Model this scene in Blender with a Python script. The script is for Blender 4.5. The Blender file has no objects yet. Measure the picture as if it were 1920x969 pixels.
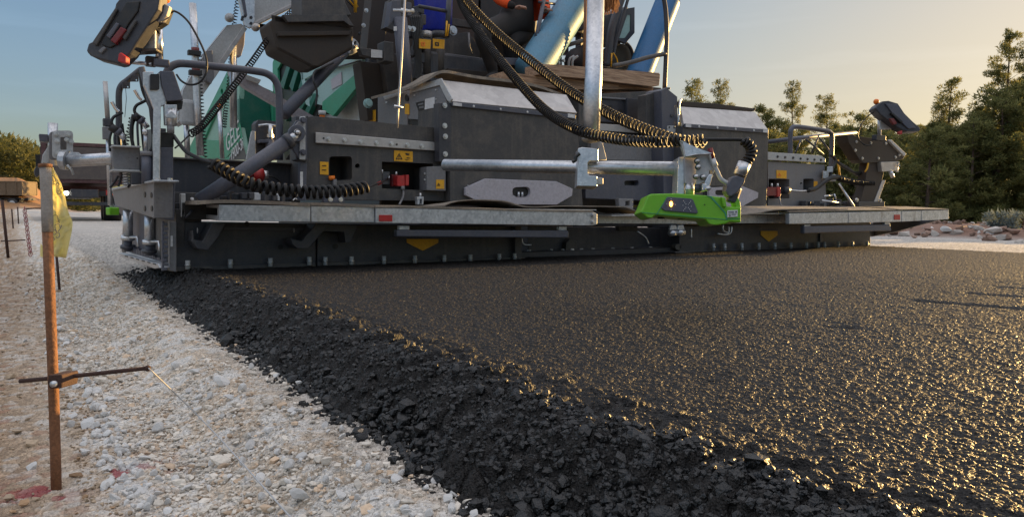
import bpy, math, random, numpy as np
from mathutils import Vector, Matrix, noise as mnoise
from mathutils.geometry import tessellate_polygon
R = math.radians
random.seed(7)
sc = bpy.context.scene
COL = sc.collection
# ---------------------------------------------------------------- camera
FPX = 1386.0
yaw, pit, rol = R(34.0), R(3.75), R(0.46)
CAM = Vector((0, 0, 0.38))
fwd = Vector((math.sin(yaw)*math.cos(pit), math.cos(yaw)*math.cos(pit), -math.sin(pit)))
r0 = Vector((math.cos(yaw), -math.sin(yaw), 0)); u0 = r0.cross(fwd)
rgt = r0*math.cos(rol) + u0*math.sin(rol)
upv = -r0*math.sin(rol) + u0*math.cos(rol)
cam = bpy.data.cameras.new('camera'); camo = bpy.data.objects.new('camera', cam); COL.objects.link(camo)
cam.lens = FPX/1920*36; cam.sensor_width = 36; cam.clip_start = 0.05; cam.clip_end = 3000
m = Matrix((rgt, upv, -fwd)).transposed().to_4x4(); m.translation = CAM; camo.matrix_world = m
sc.camera = camo

def ray(px, py): return fwd + rgt*((px-960)/FPX) - upv*((py-484.5)/FPX)
def P(px, py, x=None, y=None, z=None, d=None):
    """real-world point measured from the photograph: where the sight line meets a plane of the machine"""
    v = ray(px, py)
    if x is not None: k = (x-CAM.x)/v.x
    elif y is not None: k = (y-CAM.y)/v.y
    elif z is not None: k = (z-CAM.z)/v.z
    else: k = d
    return CAM + v*k
def depth(p): return (p-CAM).dot(fwd)

# ---------------------------------------------------------------- mesh builder
class MB:
    def __init__(s): s.v = []; s.f = []
    def add(s, vs, fs):
        o = len(s.v); s.v += [tuple(p) for p in vs]; s.f += [tuple(i+o for i in f) for f in fs]; return s
    def prism(s, pts, ext, holes=()):
        loops = [list(pts)] + [list(h) for h in holes]; ext = Vector(ext)
        flat = [Vector(p) for l in loops for p in l]; n = len(flat)
        if len(loops) == 1 and n <= 4: tris = [tuple(range(n))]
        else: tris = [tuple(t) for t in tessellate_polygon([[Vector(p) for p in l] for l in loops])]
        vs = flat + [p+ext for p in flat]; fs = []
        a = sum(((flat[t[1]]-flat[t[0]]).cross(flat[t[2]]-flat[t[0]]) for t in tris), Vector())
        flip = a.dot(ext) > 0
        for t in tris:
            fs.append(tuple(reversed(t)) if flip else t)
            b = tuple(i+n for i in t); fs.append(b if flip else tuple(reversed(b)))
        o = 0
        for l in loops:
            k = len(l)
            for i in range(k):
                j = (i+1) % k; fs.append((o+i, o+j, n+o+j, n+o+i))
            o += k
        return s.add(vs, fs)
    def box(s, c, h, rz=0, ax=None):
        c = Vector(c)
        X, Y, Z = ax or (Vector((math.cos(rz), math.sin(rz), 0)), Vector((-math.sin(rz), math.cos(rz), 0)), Vector((0, 0, 1)))
        vs = [c + X*(h[0]*a) + Y*(h[1]*b) + Z*(h[2]*d) for a in (-1, 1) for b in (-1, 1) for d in (-1, 1)]
        return s.add(vs, [(0,1,3,2),(4,6,7,5),(0,4,5,1),(2,3,7,6),(0,2,6,4),(1,5,7,3)])
    def tube(s, path, r, n=10, cap=True):
        path = [Vector(p) for p in path]; m_ = len(path)
        rs = r if isinstance(r, (list, tuple)) else [r]*m_
        T = []
        for i in range(m_):
            t = path[min(i+1, m_-1)] - path[max(i-1, 0)]; T.append(t.normalized() if t.length > 1e-9 else Vector((0, 0, 1)))
        N = T[0].orthogonal().normalized(); vs = []; fs = []
        for i in range(m_):
            N = (N - T[i]*N.dot(T[i])); N = N.normalized() if N.length > 1e-6 else T[i].orthogonal().normalized()
            B = T[i].cross(N)
            for k in range(n):
                a = 2*math.pi*k/n; vs.append(path[i] + (N*math.cos(a)+B*math.sin(a))*rs[i])
        for i in range(m_-1):
            for k in range(n):
                l = (k+1) % n; fs.append((i*n+k, i*n+l, (i+1)*n+l, (i+1)*n+k))
        if cap: fs += [tuple(reversed(range(n))), tuple((m_-1)*n+k for k in range(n))]
        return s.add(vs, fs)
    def ball(s, c, r, n=8, sq=(1, 1, 1)):
        vs = []; fs = []; c = Vector(c)
        for i in range(n+1):
            t = math.pi*i/n
            for k in range(n*2):
                a = math.pi*k/n
                vs.append(c + Vector((math.sin(t)*math.cos(a)*r*sq[0], math.sin(t)*math.sin(a)*r*sq[1], math.cos(t)*r*sq[2])))
        for i in range(n):
            for k in range(n*2):
                l = (k+1) % (n*2); fs.append((i*n*2+k, (i+1)*n*2+k, (i+1)*n*2+l, i*n*2+l))
        return s.add(vs, fs)

def mkobj(name, me, mt, parent=None, smooth=False, bev=0):
    if mt: me.materials.append(mt)
    o = bpy.data.objects.new(name, me); COL.objects.link(o)
    if parent: o.parent = parent
    if smooth: me.polygons.foreach_set('use_smooth', [True]*len(me.polygons))
    if bev:
        b = o.modifiers.new('bevel', 'BEVEL'); b.width = bev; b.segments = 2; b.limit_method = 'ANGLE'; b.angle_limit = R(40)
    return o
def origin_of(o):
    p = Vector()
    while o is not None: p = p + o.location; o = o.parent
    return p
def part(name, mb, mt, parent=None, smooth=False, bev=0, loc=None):
    """mb holds world coordinates; the object's own origin is its parent's (or loc)"""
    off = origin_of(parent) if parent else Vector(loc) if loc is not None else Vector()
    me = bpy.data.meshes.new(name)
    me.from_pydata([tuple(Vector(v)-off) for v in mb.v], [], mb.f); me.update()
    o = mkobj(name, me, mt, parent, smooth, bev)
    if not parent and loc is not None: o.location = loc
    return o
def tag(o, label=None, cat=None, group=None, kind=None):
    for k, v in (('label', label), ('category', cat), ('group', group), ('kind', kind)):
        if v: o[k] = v
    return o
def empty(name, loc, label, cat, group=None, rz=0):
    o = bpy.data.objects.new(name, None); COL.objects.link(o); o.location = loc; o.rotation_euler.z = rz
    return tag(o, label, cat, group)
def copy_tree(o, parent=None):
    c = o.copy(); COL.objects.link(c)
    if parent: c.parent = parent
    for ch in list(o.children):
        if ch.parent == o and ch != c: copy_tree(ch, c)
    return c
def smooth_path(pts, k=8):
    pts = [Vector(p) for p in pts]; out = []; n = len(pts)
    for i in range(n-1):
        a, b, c, d = pts[max(i-1, 0)], pts[i], pts[i+1], pts[min(i+2, n-1)]
        for j in range(k):
            t = j/k
            out.append(0.5*((2*b)+(c-a)*t+(2*a-5*b+4*c-d)*t*t+(3*b-a-3*c+d)*t**3))
    out.append(pts[-1]); return out
def resample(path, step):
    out = [path[0]]; acc = 0
    for a, b in zip(path, path[1:]):
        L = (b-a).length; t = step-acc
        while t <= L: out.append(a.lerp(b, t/L)); t += step
        acc = (acc+L) % step if L else acc
    return out
def coil(mb, pts, Rc, turn, rw, n=12, sides=6):
    """spiral cable wound round a smooth centre line"""
    path = resample(smooth_path(pts, 14), turn/n)
    N = None; out = []; m_ = len(path)
    for i, p in enumerate(path):
        t = (path[min(i+1, m_-1)]-path[max(i-1, 0)]).normalized()
        N = t.orthogonal().normalized() if N is None else (N-t*N.dot(t)).normalized()
        B = t.cross(N); a = 2*math.pi*i/n
        out.append(p + (N*math.cos(a)+B*math.sin(a))*Rc)
    return mb.tube(out, rw, sides)
# drawing helpers: outlines measured on the photograph, laid on a stated plane of the machine
def PY(pts, y): return [P(a, b, y=y) for a, b in pts]
def PX(pts, x): return [P(a, b, x=x) for a, b in pts]
def plate(mb, pts, y, t, holes=()): return mb.prism(PY(pts, y), (0, t, 0), [PY(h, y) for h in holes])
def side(mb, pts, x, t, holes=()): return mb.prism(PX(pts, x), (t, 0, 0), [PX(h, x) for h in holes])
def pipe(mb, pts, rpx, n=10, sm=0):
    """pts: (px, py, ('x'|'y'|'d', value))"""
    ps = [P(a, b, **{k[0]: k[1]}) for a, b, k in pts]
    if sm: ps = smooth_path(ps, sm)
    r = rpx*depth(ps[len(ps)//2])/FPX
    return mb.tube(ps, r, n)
def ypipe(mb, pts, y, rpx, n=10, sm=0): return pipe(mb, [(a, b, ('y', y)) for a, b in pts], rpx, n, sm)
def bolts(mb, pts, y, rpx, h=.012, n=6):
    for a, b in pts:
        p = P(a, b, y=y); r = rpx*depth(p)/FPX
        mb.tube([p+Vector((0, .01, 0)), p-Vector((0, h, 0))], r, n)
        mb.tube([p+Vector((0, .01, 0)), p-Vector((0, h*.25, 0))], r*1.5, 12)
    return mb
def rect(a, b, c, d): return [(a, b), (c, b), (c, d), (a, d)]
def rrect(a, b, c, d, r, k=3):
    out = []
    for cx, cy, s in ((c-r, b+r, -90), (c-r, d-r, 0), (a+r, d-r, 90), (a+r, b+r, 180)):
        for i in range(k+1):
            t = R(s+90*i/k); out.append((cx+r*math.cos(t), cy+r*math.sin(t)))
    return out
def circ(cx, cy, r, n=12, sy=1): return [(cx+r*math.cos(2*math.pi*i/n), cy+sy*r*math.sin(2*math.pi*i/n)) for i in range(n)]

# ---------------------------------------------------------------- materials
MATS = {}
def node_mat(name):
    mt = bpy.data.materials.new(name); mt.use_nodes = True
    nt = mt.node_tree; return mt, nt, nt.nodes['Principled BSDF'], nt.nodes.new, nt.links.new
def paint(name, col, rough=.5, metal=0, streak=0, dust=.25, dustcol=(.30, .25, .19), scale=7, bump=.15, spec=.5, coat=0, mottle=.12, trans=0):
    mt, nt, bs, N, L = node_mat(name)
    tc = N('ShaderNodeTexCoord'); n1 = N('ShaderNodeTexNoise'); n1.inputs['Scale'].default_value = scale; n1.inputs['Detail'].default_value = 8; n1.inputs['Roughness'].default_value = .7
    n2 = N('ShaderNodeTexNoise'); n2.inputs['Scale'].default_value = scale*9; n2.inputs['Detail'].default_value = 5
    L(tc.outputs['Object'], n1.inputs['Vector']); L(tc.outputs['Object'], n2.inputs['Vector'])
    r = N('ShaderNodeValToRGB'); r.color_ramp.elements[0].position = .46; r.color_ramp.elements[1].position = .74
    L(n1.outputs['Fac'], r.inputs['Fac'])
    mu = N('ShaderNodeMath'); mu.operation = 'MULTIPLY'; mu.inputs[1].default_value = dust; L(r.outputs['Color'], mu.inputs[0])
    mx = N('ShaderNodeMix'); mx.data_type = 'RGBA'
    mx.inputs['A'].default_value = (*col, 1); mx.inputs['B'].default_value = (*dustcol, 1); L(mu.outputs[0], mx.inputs['Factor'])
    mxo = mx.outputs['Result']
    if streak:      # dried runs and scrapes
        mp = N('ShaderNodeMapping'); mp.inputs['Scale'].default_value = (11, 11, .9); L(tc.outputs['Object'], mp.inputs['Vector'])
        n3 = N('ShaderNodeTexNoise'); n3.inputs['Scale'].default_value = 1.6; n3.inputs['Detail'].default_value = 7; n3.inputs['Roughness'].default_value = .65; L(mp.outputs[0], n3.inputs['Vector'])
        r3 = N('ShaderNodeValToRGB'); r3.color_ramp.elements[0].position = .52; r3.color_ramp.elements[1].position = .70; L(n3.outputs['Fac'], r3.inputs['Fac'])
        m3 = N('ShaderNodeMath'); m3.operation = 'MULTIPLY'; m3.inputs[1].default_value = streak; L(r3.outputs['Color'], m3.inputs[0])
        x3 = N('ShaderNodeMix'); x3.data_type = 'RGBA'; x3.inputs['B'].default_value = (.20, .165, .13, 1); L(mxo, x3.inputs['A']); L(m3.outputs[0], x3.inputs['Factor']); mxo = x3.outputs['Result']
        v3 = N('ShaderNodeTexVoronoi'); v3.inputs['Scale'].default_value = 38; L(tc.outputs['Object'], v3.inputs['Vector'])
        r4 = N('ShaderNodeValToRGB'); r4.color_ramp.elements[0].position = .10; r4.color_ramp.elements[0].color = (1, 1, 1, 1); r4.color_ramp.elements[1].position = .16; r4.color_ramp.elements[1].color = (0, 0, 0, 1); L(v3.outputs['Distance'], r4.inputs['Fac'])
        m4 = N('ShaderNodeMath'); m4.operation = 'MULTIPLY'; L(r4.outputs['Color'], m4.inputs[0]); L(r3.outputs['Color'], m4.inputs[1])
        x4 = N('ShaderNodeMix'); x4.data_type = 'RGBA'; x4.inputs['B'].default_value = (.008, .007, .007, 1); L(mxo, x4.inputs['A']); L(m4.outputs[0], x4.inputs['Factor']); mxo = x4.outputs['Result']
    hv = N('ShaderNodeHueSaturation'); mr = N('ShaderNodeMapRange'); mr.inputs['From Min'].default_value = .3; mr.inputs['From Max'].default_value = .7
    mr.inputs['To Min'].default_value = 1-mottle; mr.inputs['To Max'].default_value = 1+mottle; L(n2.outputs['Fac'], mr.inputs['Value']); L(mr.outputs[0], hv.inputs['Value'])
    L(mxo, hv.inputs['Color']); L(hv.outputs[0], bs.inputs['Base Color'])
    mr2 = N('ShaderNodeMapRange'); mr2.inputs['To Min'].default_value = max(.05, rough-.12); mr2.inputs['To Max'].default_value = min(1, rough+.22)
    L(n1.outputs['Fac'], mr2.inputs['Value']); L(mr2.outputs[0], bs.inputs['Roughness'])
    bs.inputs['Metallic'].default_value = metal; bs.inputs['Specular IOR Level'].default_value = spec; bs.inputs['Coat Weight'].default_value = coat
    bs.inputs['Transmission Weight'].default_value = trans
    if bump:
        b = N('ShaderNodeBump'); b.inputs['Strength'].default_value = bump; b.inputs['Distance'].default_value = .004
        L(n2.outputs['Fac'], b.inputs['Height']); L(b.outputs[0], bs.inputs['Normal'])
    MATS[name] = mt; return mt
def galv(name, c1, c2, rough=.4, metal=.75, sc_=60, stain=0):
    mt, nt, bs, N, L = node_mat(name)
    tc = N('ShaderNodeTexCoord'); vo = N('ShaderNodeTexVoronoi'); vo.inputs['Scale'].default_value = sc_
    n1 = N('ShaderNodeTexNoise'); n1.inputs['Scale'].default_value = 14; n1.inputs['Detail'].default_value = 8; n1.inputs['Roughness'].default_value = .75
    L(tc.outputs['Object'], vo.inputs['Vector']); L(tc.outputs['Object'], n1.inputs['Vector'])
    a = N('ShaderNodeMath'); a.operation = 'MULTIPLY_ADD'; a.inputs[1].default_value = .35; L(vo.outputs['Color'], a.inputs[0]); L(n1.outputs['Fac'], a.inputs[2])
    r = N('ShaderNodeValToRGB'); e = r.color_ramp.elements; e[0].position = .38; e[0].color = (*c1, 1); e[1].position = .85; e[1].color = (*c2, 1)
    L(a.outputs[0], r.inputs['Fac'])
    out = r.outputs['Color']
    if stain:
        mp = N('ShaderNodeMapping'); mp.inputs['Scale'].default_value = (9, 9, 1.2); L(tc.outputs['Object'], mp.inputs['Vector'])
        n3 = N('ShaderNodeTexNoise'); n3.inputs['Scale'].default_value = 1.2; n3.inputs['Detail'].default_value = 6; L(mp.outputs[0], n3.inputs['Vector'])
        r3 = N('ShaderNodeValToRGB'); r3.color_ramp.elements[0].position = .62; r3.color_ramp.elements[1].position = .72; L(n3.outputs['Fac'], r3.inputs['Fac'])
        mu = N('ShaderNodeMath'); mu.operation = 'MULTIPLY'; mu.inputs[1].default_value = stain; L(r3.outputs['Color'], mu.inputs[0])
        mx = N('ShaderNodeMix'); mx.data_type = 'RGBA'; mx.inputs['B'].default_value = (.10, .07, .045, 1); L(out, mx.inputs['A']); L(mu.outputs[0], mx.inputs['Factor']); out = mx.outputs['Result']
    L(out, bs.inputs['Base Color']); bs.inputs['Metallic'].default_value = metal
    m2 = N('ShaderNodeMapRange'); m2.inputs['To Min'].default_value = rough-.1; m2.inputs['To Max'].default_value = rough+.25; L(n1.outputs['Fac'], m2.inputs['Value']); L(m2.outputs[0], bs.inputs['Roughness'])
    b = N('ShaderNodeBump'); b.inputs['Strength'].default_value = .12; b.inputs['Distance'].default_value = .003; L(n1.outputs['Fac'], b.inputs['Height']); L(b.outputs[0], bs.inputs['Normal'])
    MATS[name] = mt; return mt
def wood(name, c1, c2):
    mt, nt, bs, N, L = node_mat(name)
    tc = N('ShaderNodeTexCoord'); mp = N('ShaderNodeMapping'); mp.inputs['Scale'].default_value = (1.5, 14, 22); L(tc.outputs['Object'], mp.inputs['Vector'])
    n = N('ShaderNodeTexNoise'); n.inputs['Scale'].default_value = 3; n.inputs['Detail'].default_value = 9; n.inputs['Roughness'].default_value = .7; L(mp.outputs[0], n.inputs['Vector'])
    r = N('ShaderNodeValToRGB'); e = r.color_ramp.elements; e[0].position = .36; e[0].color = (*c1, 1); e[1].position = .66; e[1].color = (*c2, 1); L(n.outputs['Fac'], r.inputs['Fac']); L(r.outputs[0], bs.inputs['Base Color'])
    bs.inputs['Roughness'].default_value = .85
    b = N('ShaderNodeBump'); b.inputs['Strength'].default_value = .6; b.inputs['Distance'].default_value = .006; L(n.outputs['Fac'], b.inputs['Height']); L(b.outputs[0], bs.inputs['Normal'])
    MATS[name] = mt; return mt
def glow(name, col, s):
    mt, nt, bs, N, L = node_mat(name); bs.inputs['Base Color'].default_value = (*col, 1)
    bs.inputs['Emission Color'].default_value = (*col, 1); bs.inputs['Emission Strength'].default_value = s
    MATS[name] = mt; return mt

dark = paint('charcoal_paint', (.038, .040, .050), .42, streak=.16, dust=.14)
dark2 = paint('dusty_charcoal_paint', (.056, .054, .055), .5, streak=.28, dust=.25)
slate = paint('slate_paint', (.075, .080, .105), .42, streak=.14, dust=.14)
grey = paint('grey_paint', (.17, .17, .18), .45, streak=.25, dust=.3)
lgrey = paint('light_grey_paint', (.42, .43, .43), .42, dust=.25, dustcol=(.3, .27, .22))
lilac = paint('lavender_grey_paint', (.40, .38, .42), .45, dust=.15)
black = paint('black_rubber', (.012, .012, .013), .45, dust=.08, scale=12)
cabl = paint('black_cable_sheath', (.012, .011, .011), .48, spec=.3, dust=.03, scale=20, bump=0)
soot = paint('sooty_brown_steel', (.035, .026, .020), .6, dust=.25, dustcol=(.09, .06, .04))
green = paint('deep_green_paint', (.004, .115, .075), .38, dust=.12)
mint = paint('pale_green_paint', (.22, .42, .33), .4, dust=.2)
teal = paint('pale_teal_paint', (.30, .46, .44), .4, dust=.2)
midg = paint('mid_green_paint', (.03, .27, .15), .4, dust=.15)
lime = paint('bright_green_plastic', (.15, .44, .014), .33, dust=.08, mottle=.04, bump=.05)
red = paint('red_plastic', (.42, .02, .02), .4, dust=.2)
dred = paint('dark_red_plastic', (.16, .012, .015), .45, dust=.2)
yel = paint('yellow_label', (.72, .36, .01), .5, dust=.15)
ora = paint('orange_plastic', (.85, .20, .01), .35, dust=.05)
blue = paint('blue_plastic', (.012, .03, .36), .35, dust=.15)
hose = paint('light_blue_plastic', (.12, .28, .40), .45, dust=.25)
white = paint('white_label', (.62, .62, .62), .5, dust=.2)
galvm = galv('galvanised_steel', (.30, .32, .35), (.58, .60, .62), .38, .6, 60, stain=.45)
galvt = galv('galvanised_tube', (.42, .44, .47), (.68, .69, .71), .30, .85, 90)
alu = galv('brushed_aluminium', (.36, .34, .33), (.52, .50, .48), .38, .5, 12)
zinc = galv('zinc_bolt', (.4, .4, .4), (.7, .7, .7), .3, .8, 120)
chrome = paint('bright_chrome', (.75, .75, .76), .12, metal=1, dust=.02, bump=0)
rust = paint('rusty_steel', (.20, .085, .036), .75, dust=.6, dustcol=(.10, .045, .025), scale=18, bump=.6, mottle=.3)
rust2 = paint('dark_rusty_rebar', (.06, .028, .02), .8, dust=.5, dustcol=(.03, .015, .012), scale=25, bump=.6)
tape = paint('grey_masking_tape', (.30, .27, .24), .7, dust=.5, dustcol=(.16, .13, .11), scale=30, bump=.5)
rubb = paint('worn_rubber_mat', (.20, .17, .14), .8, dust=.75, dustcol=(.44, .36, .27), scale=14, bump=.5)
planks2 = wood('pale_timber', (.20, .12, .075), (.56, .38, .25))
planks = wood('weathered_timber', (.14, .08, .045), (.46, .30, .19))
led = glow('amber_led', (1, .35, .04), 9)
lamp = glow('white_lamp', (1, .97, .85), 12)
lampo = glow('amber_lamp', (1, .35, .05), 5)
vest = paint('orange_cloth', (.85, .09, .01), .8, dust=.05)
cloth = paint('dark_work_cloth', (.012, .011, .011), .9, dust=.2, dustcol=(.07, .05, .04))
skin = paint('skin', (.40, .22, .15), .55, dust=.1, dustcol=(.2, .1, .08))
# ---------------------------------------------------------------- world and sun
SUN_AZ, SUN_EL = R(87.0), R(5.2)
w = bpy.data.worlds.new('World'); sc.world = w; w.use_nodes = True
nt = w.node_tree; bg = nt.nodes['Background']; sky = nt.nodes.new('ShaderNodeTexSky')
sky.sky_type = 'NISHITA'; sky.sun_disc = False; sky.sun_elevation = SUN_EL; sky.sun_rotation = SUN_AZ
sky.air_density = 1.0; sky.dust_density = 1.6; sky.ozone_density = 1.5
# thin high cloud near the horizon
N = nt.nodes.new; L = nt.links.new
tc = N('ShaderNodeTexCoord'); mp = N('ShaderNodeMapping'); mp.inputs['Scale'].default_value = (1.6, 1.6, 16); L(tc.outputs['Generated'], mp.inputs['Vector'])
cn = N('ShaderNodeTexNoise'); cn.inputs['Scale'].default_value = 2.6; cn.inputs['Detail'].default_value = 7; L(mp.outputs[0], cn.inputs['Vector'])
cr = N('ShaderNodeValToRGB'); cr.color_ramp.elements[0].position = .5; cr.color_ramp.elements[1].position = .75; cr.color_ramp.elements[1].color = (.16, .16, .16, 1); L(cn.outputs['Fac'], cr.inputs['Fac'])
mx = N('ShaderNodeMix'); mx.data_type = 'RGBA'; mx.blend_type = 'SCREEN'
ad = N('ShaderNodeVectorMath'); ad.operation = 'MULTIPLY_ADD'
L(cr.outputs['Color'], ad.inputs[0]); L(sky.outputs[0], ad.inputs[1]); L(sky.outputs[0], ad.inputs[2])
# soft shoulder: keep the glow round the low sun from burning out
k1 = N('ShaderNodeVectorMath'); k1.operation = 'MULTIPLY_ADD'; k1.inputs[1].default_value = (.30,)*3; k1.inputs[2].default_value = (1,)*3; L(ad.outputs[0], k1.inputs[0])
k2 = N('ShaderNodeVectorMath'); k2.operation = 'DIVIDE'; L(ad.outputs[0], k2.inputs[0]); L(k1.outputs[0], k2.inputs[1])
hs = N('ShaderNodeHueSaturation'); hs.inputs['Saturation'].default_value = 1.15; L(k2.outputs[0], hs.inputs['Color'])
# added warm glow high overhead, out of view, put in to brighten the ground
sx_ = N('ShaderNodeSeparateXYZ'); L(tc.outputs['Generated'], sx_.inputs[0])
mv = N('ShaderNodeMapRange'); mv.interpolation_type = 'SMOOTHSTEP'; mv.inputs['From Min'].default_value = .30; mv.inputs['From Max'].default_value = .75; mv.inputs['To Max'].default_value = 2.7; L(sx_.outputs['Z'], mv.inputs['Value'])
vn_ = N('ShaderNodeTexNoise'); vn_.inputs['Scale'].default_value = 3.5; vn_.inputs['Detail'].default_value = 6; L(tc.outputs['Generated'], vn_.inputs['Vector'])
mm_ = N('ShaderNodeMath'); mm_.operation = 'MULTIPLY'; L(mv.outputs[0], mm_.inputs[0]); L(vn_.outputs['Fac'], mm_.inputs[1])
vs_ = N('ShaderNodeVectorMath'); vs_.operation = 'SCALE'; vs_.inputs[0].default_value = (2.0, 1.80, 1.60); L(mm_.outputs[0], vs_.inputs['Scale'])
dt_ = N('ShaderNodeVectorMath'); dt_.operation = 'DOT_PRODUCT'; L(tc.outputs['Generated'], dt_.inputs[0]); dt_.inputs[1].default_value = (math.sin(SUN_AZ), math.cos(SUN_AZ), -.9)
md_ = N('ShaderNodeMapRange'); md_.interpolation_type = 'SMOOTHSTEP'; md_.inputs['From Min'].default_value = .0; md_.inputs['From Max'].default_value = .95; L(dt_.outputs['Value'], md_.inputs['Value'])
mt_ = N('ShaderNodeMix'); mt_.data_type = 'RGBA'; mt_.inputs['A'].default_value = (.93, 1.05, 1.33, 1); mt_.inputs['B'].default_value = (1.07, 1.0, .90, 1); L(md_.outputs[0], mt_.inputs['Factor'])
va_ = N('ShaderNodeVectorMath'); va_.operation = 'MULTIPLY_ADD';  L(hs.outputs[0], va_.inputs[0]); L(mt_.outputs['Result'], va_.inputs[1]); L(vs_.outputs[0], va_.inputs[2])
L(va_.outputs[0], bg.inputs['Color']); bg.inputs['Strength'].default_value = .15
sd = bpy.data.lights.new('sun', 'SUN'); sd.energy = 5.0; sd.angle = R(.6); sd.color = (1, .62, .22)
so = bpy.data.objects.new('sun', sd); COL.objects.link(so)
sv = Vector((math.sin(SUN_AZ)*math.cos(SUN_EL), math.cos(SUN_AZ)*math.cos(SUN_EL), math.sin(SUN_EL)))
so.rotation_euler = sv.to_track_quat('Z', 'Y').to_euler()
sc.view_settings.view_transform = 'Standard'; sc.view_settings.look = 'None'; sc.view_settings.gamma = 1
sc.view_settings.exposure = 1.15

# ---------------------------------------------------------------- numpy noise
def h2(ix, iy, s):
    h = (ix.astype(np.int64)*374761393 + iy.astype(np.int64)*668265263 + s*1274126177) & 0xffffffff
    h = ((h ^ (h >> 13))*1274126177) & 0xffffffff
    h = (h ^ (h >> 16)) & 0xffffffff
    h = (h*2246822519) & 0xffffffff
    return ((h ^ (h >> 15)) & 0xffffff)/float(0x1000000)
def vor(x, y, s, seed):
    X = x/s; Y = y/s; ix = np.floor(X); iy = np.floor(Y)
    f1 = np.full(x.shape, 9.); f2 = np.full(x.shape, 9.); idd = np.zeros(x.shape); gx = np.zeros(x.shape); gy = np.zeros(x.shape)
    for a in (-1, 0, 1):
        for b in (-1, 0, 1):
            cx = ix+a; cy = iy+b
            px = cx+h2(cx, cy, seed); py = cy+h2(cx, cy, seed+1)
            dx = px-X; dy = py-Y; d = np.sqrt(dx*dx+dy*dy)
            c = d < f1
            f2 = np.where(c, f1, np.minimum(f2, d)); idd = np.where(c, h2(cx, cy, seed+2), idd)
            gx = np.where(c, dx, gx); gy = np.where(c, dy, gy); f1 = np.where(c, d, f1)
    return f1, f2, idd, gx, gy
def vn(x, y, s, seed):
    X = x/s; Y = y/s; ix = np.floor(X); iy = np.floor(Y); fx = X-ix; fy = Y-iy
    fx = fx*fx*(3-2*fx); fy = fy*fy*(3-2*fy)
    return (h2(ix, iy, seed)*(1-fx)+h2(ix+1, iy, seed)*fx)*(1-fy)+(h2(ix, iy+1, seed)*(1-fx)+h2(ix+1, iy+1, seed)*fx)*fy
def fbm(x, y, s, seed, o=4):
    t = 0; a = .5
    for i in range(o): t = t + a*vn(x, y, s, seed+7*i); s = s*.5; a *= .5
    return t
def ss(x, a, b):
    t = np.clip((x-a)/(b-a), 0, 1); return t*t*(3-2*t)
def stones(x, y, s, seed, amp):
    """angular stones: every cell its own height and tilt, falling away at its border"""
    f1, f2, i, gx, gy = vor(x, y, s, seed)
    t = np.clip((f2-f1)/.35, 0, 1); t = t*(2-t)
    i2 = (i*977.3) % 1.0
    return s*amp*t*(.35+.9*i + .6*((i2-.5)*gx+(i-.5)*gy)), i, f2-f1

# ---------------------------------------------------------------- ground shape
MAT_TOP, MAT_TOE = .91, .685
def base_z(x, y):
    toe = .30+.05*(fbm(x*0, y, .5, 5)-.5)
    z = -.14 - .085*(1-ss(x, toe, toe+.26))
    z = z - .03*(1-ss(x, -.6, toe))*fbm(x, y, .9, 11)
    z = z + .018*(fbm(x, y, .35, 21)-.5)*(1-ss(x, .55, .9))
    far = ss(np.hypot(x, y), 26, 60)
    z = z + far*.26*(1-ss(x, 0, 6)) - far*.15*ss(x, 2, 8)
    z = z + ss(x, 16.2, 17.6)*(1-ss(x, 18.2, 20.5))*(.08+.34*fbm(x, y, 1.4, 31)) + ss(x, 17.8, 20)*.12
    hill = ss(y, 96, 160)*(1-ss(x/np.maximum(y, 1), -.02, .10))
    z = z + hill*(3.0+2.2*fbm(x, y, 40, 41)) + 3.4*ss(y, 84, 98)*(1-ss(x/np.maximum(y, 1), .0, .062))
    return z
def gz(x, y): return float(base_z(np.array([float(x)]), np.array([float(y)]))[0])

def polar(rr, aa):
    r, a = np.meshgrid(rr, aa, indexing='ij')
    return r*np.sin(a), r*np.cos(a)
def grid_faces(n, m_, closed=False):
    i = np.arange(n-1)[:, None]*m_; j = np.arange(m_-1 if not closed else m_)[None, :]; jn = (j+1) % m_
    return np.stack([i+j, i+m_+j, i+m_+jn, i+jn], -1).reshape(-1, 4)
def np_mesh(name, co, fa, col=None, smooth=True):
    used = np.unique(fa); mp_ = np.full(len(co), -1); mp_[used] = np.arange(len(used)); co = co[used]; fa = mp_[fa]
    me = bpy.data.meshes.new(name); k = fa.shape[1]
    me.vertices.add(len(co)); me.vertices.foreach_set('co', co.astype(np.float32).ravel())
    me.loops.add(fa.size); me.loops.foreach_set('vertex_index', fa.astype(np.int32).ravel())
    me.polygons.add(len(fa)); me.polygons.foreach_set('loop_start', np.arange(0, fa.size, k, dtype=np.int32))
    me.polygons.foreach_set('use_smooth', np.full(len(fa), smooth))
    if col is not None:
        at = me.color_attributes.new('tint', 'FLOAT_COLOR', 'POINT')
        at.data.foreach_set('color', np.concatenate([col[used], np.ones((len(co), 1))], 1).astype(np.float32).ravel())
    me.update(calc_edges=True); me.validate(); return me
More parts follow.
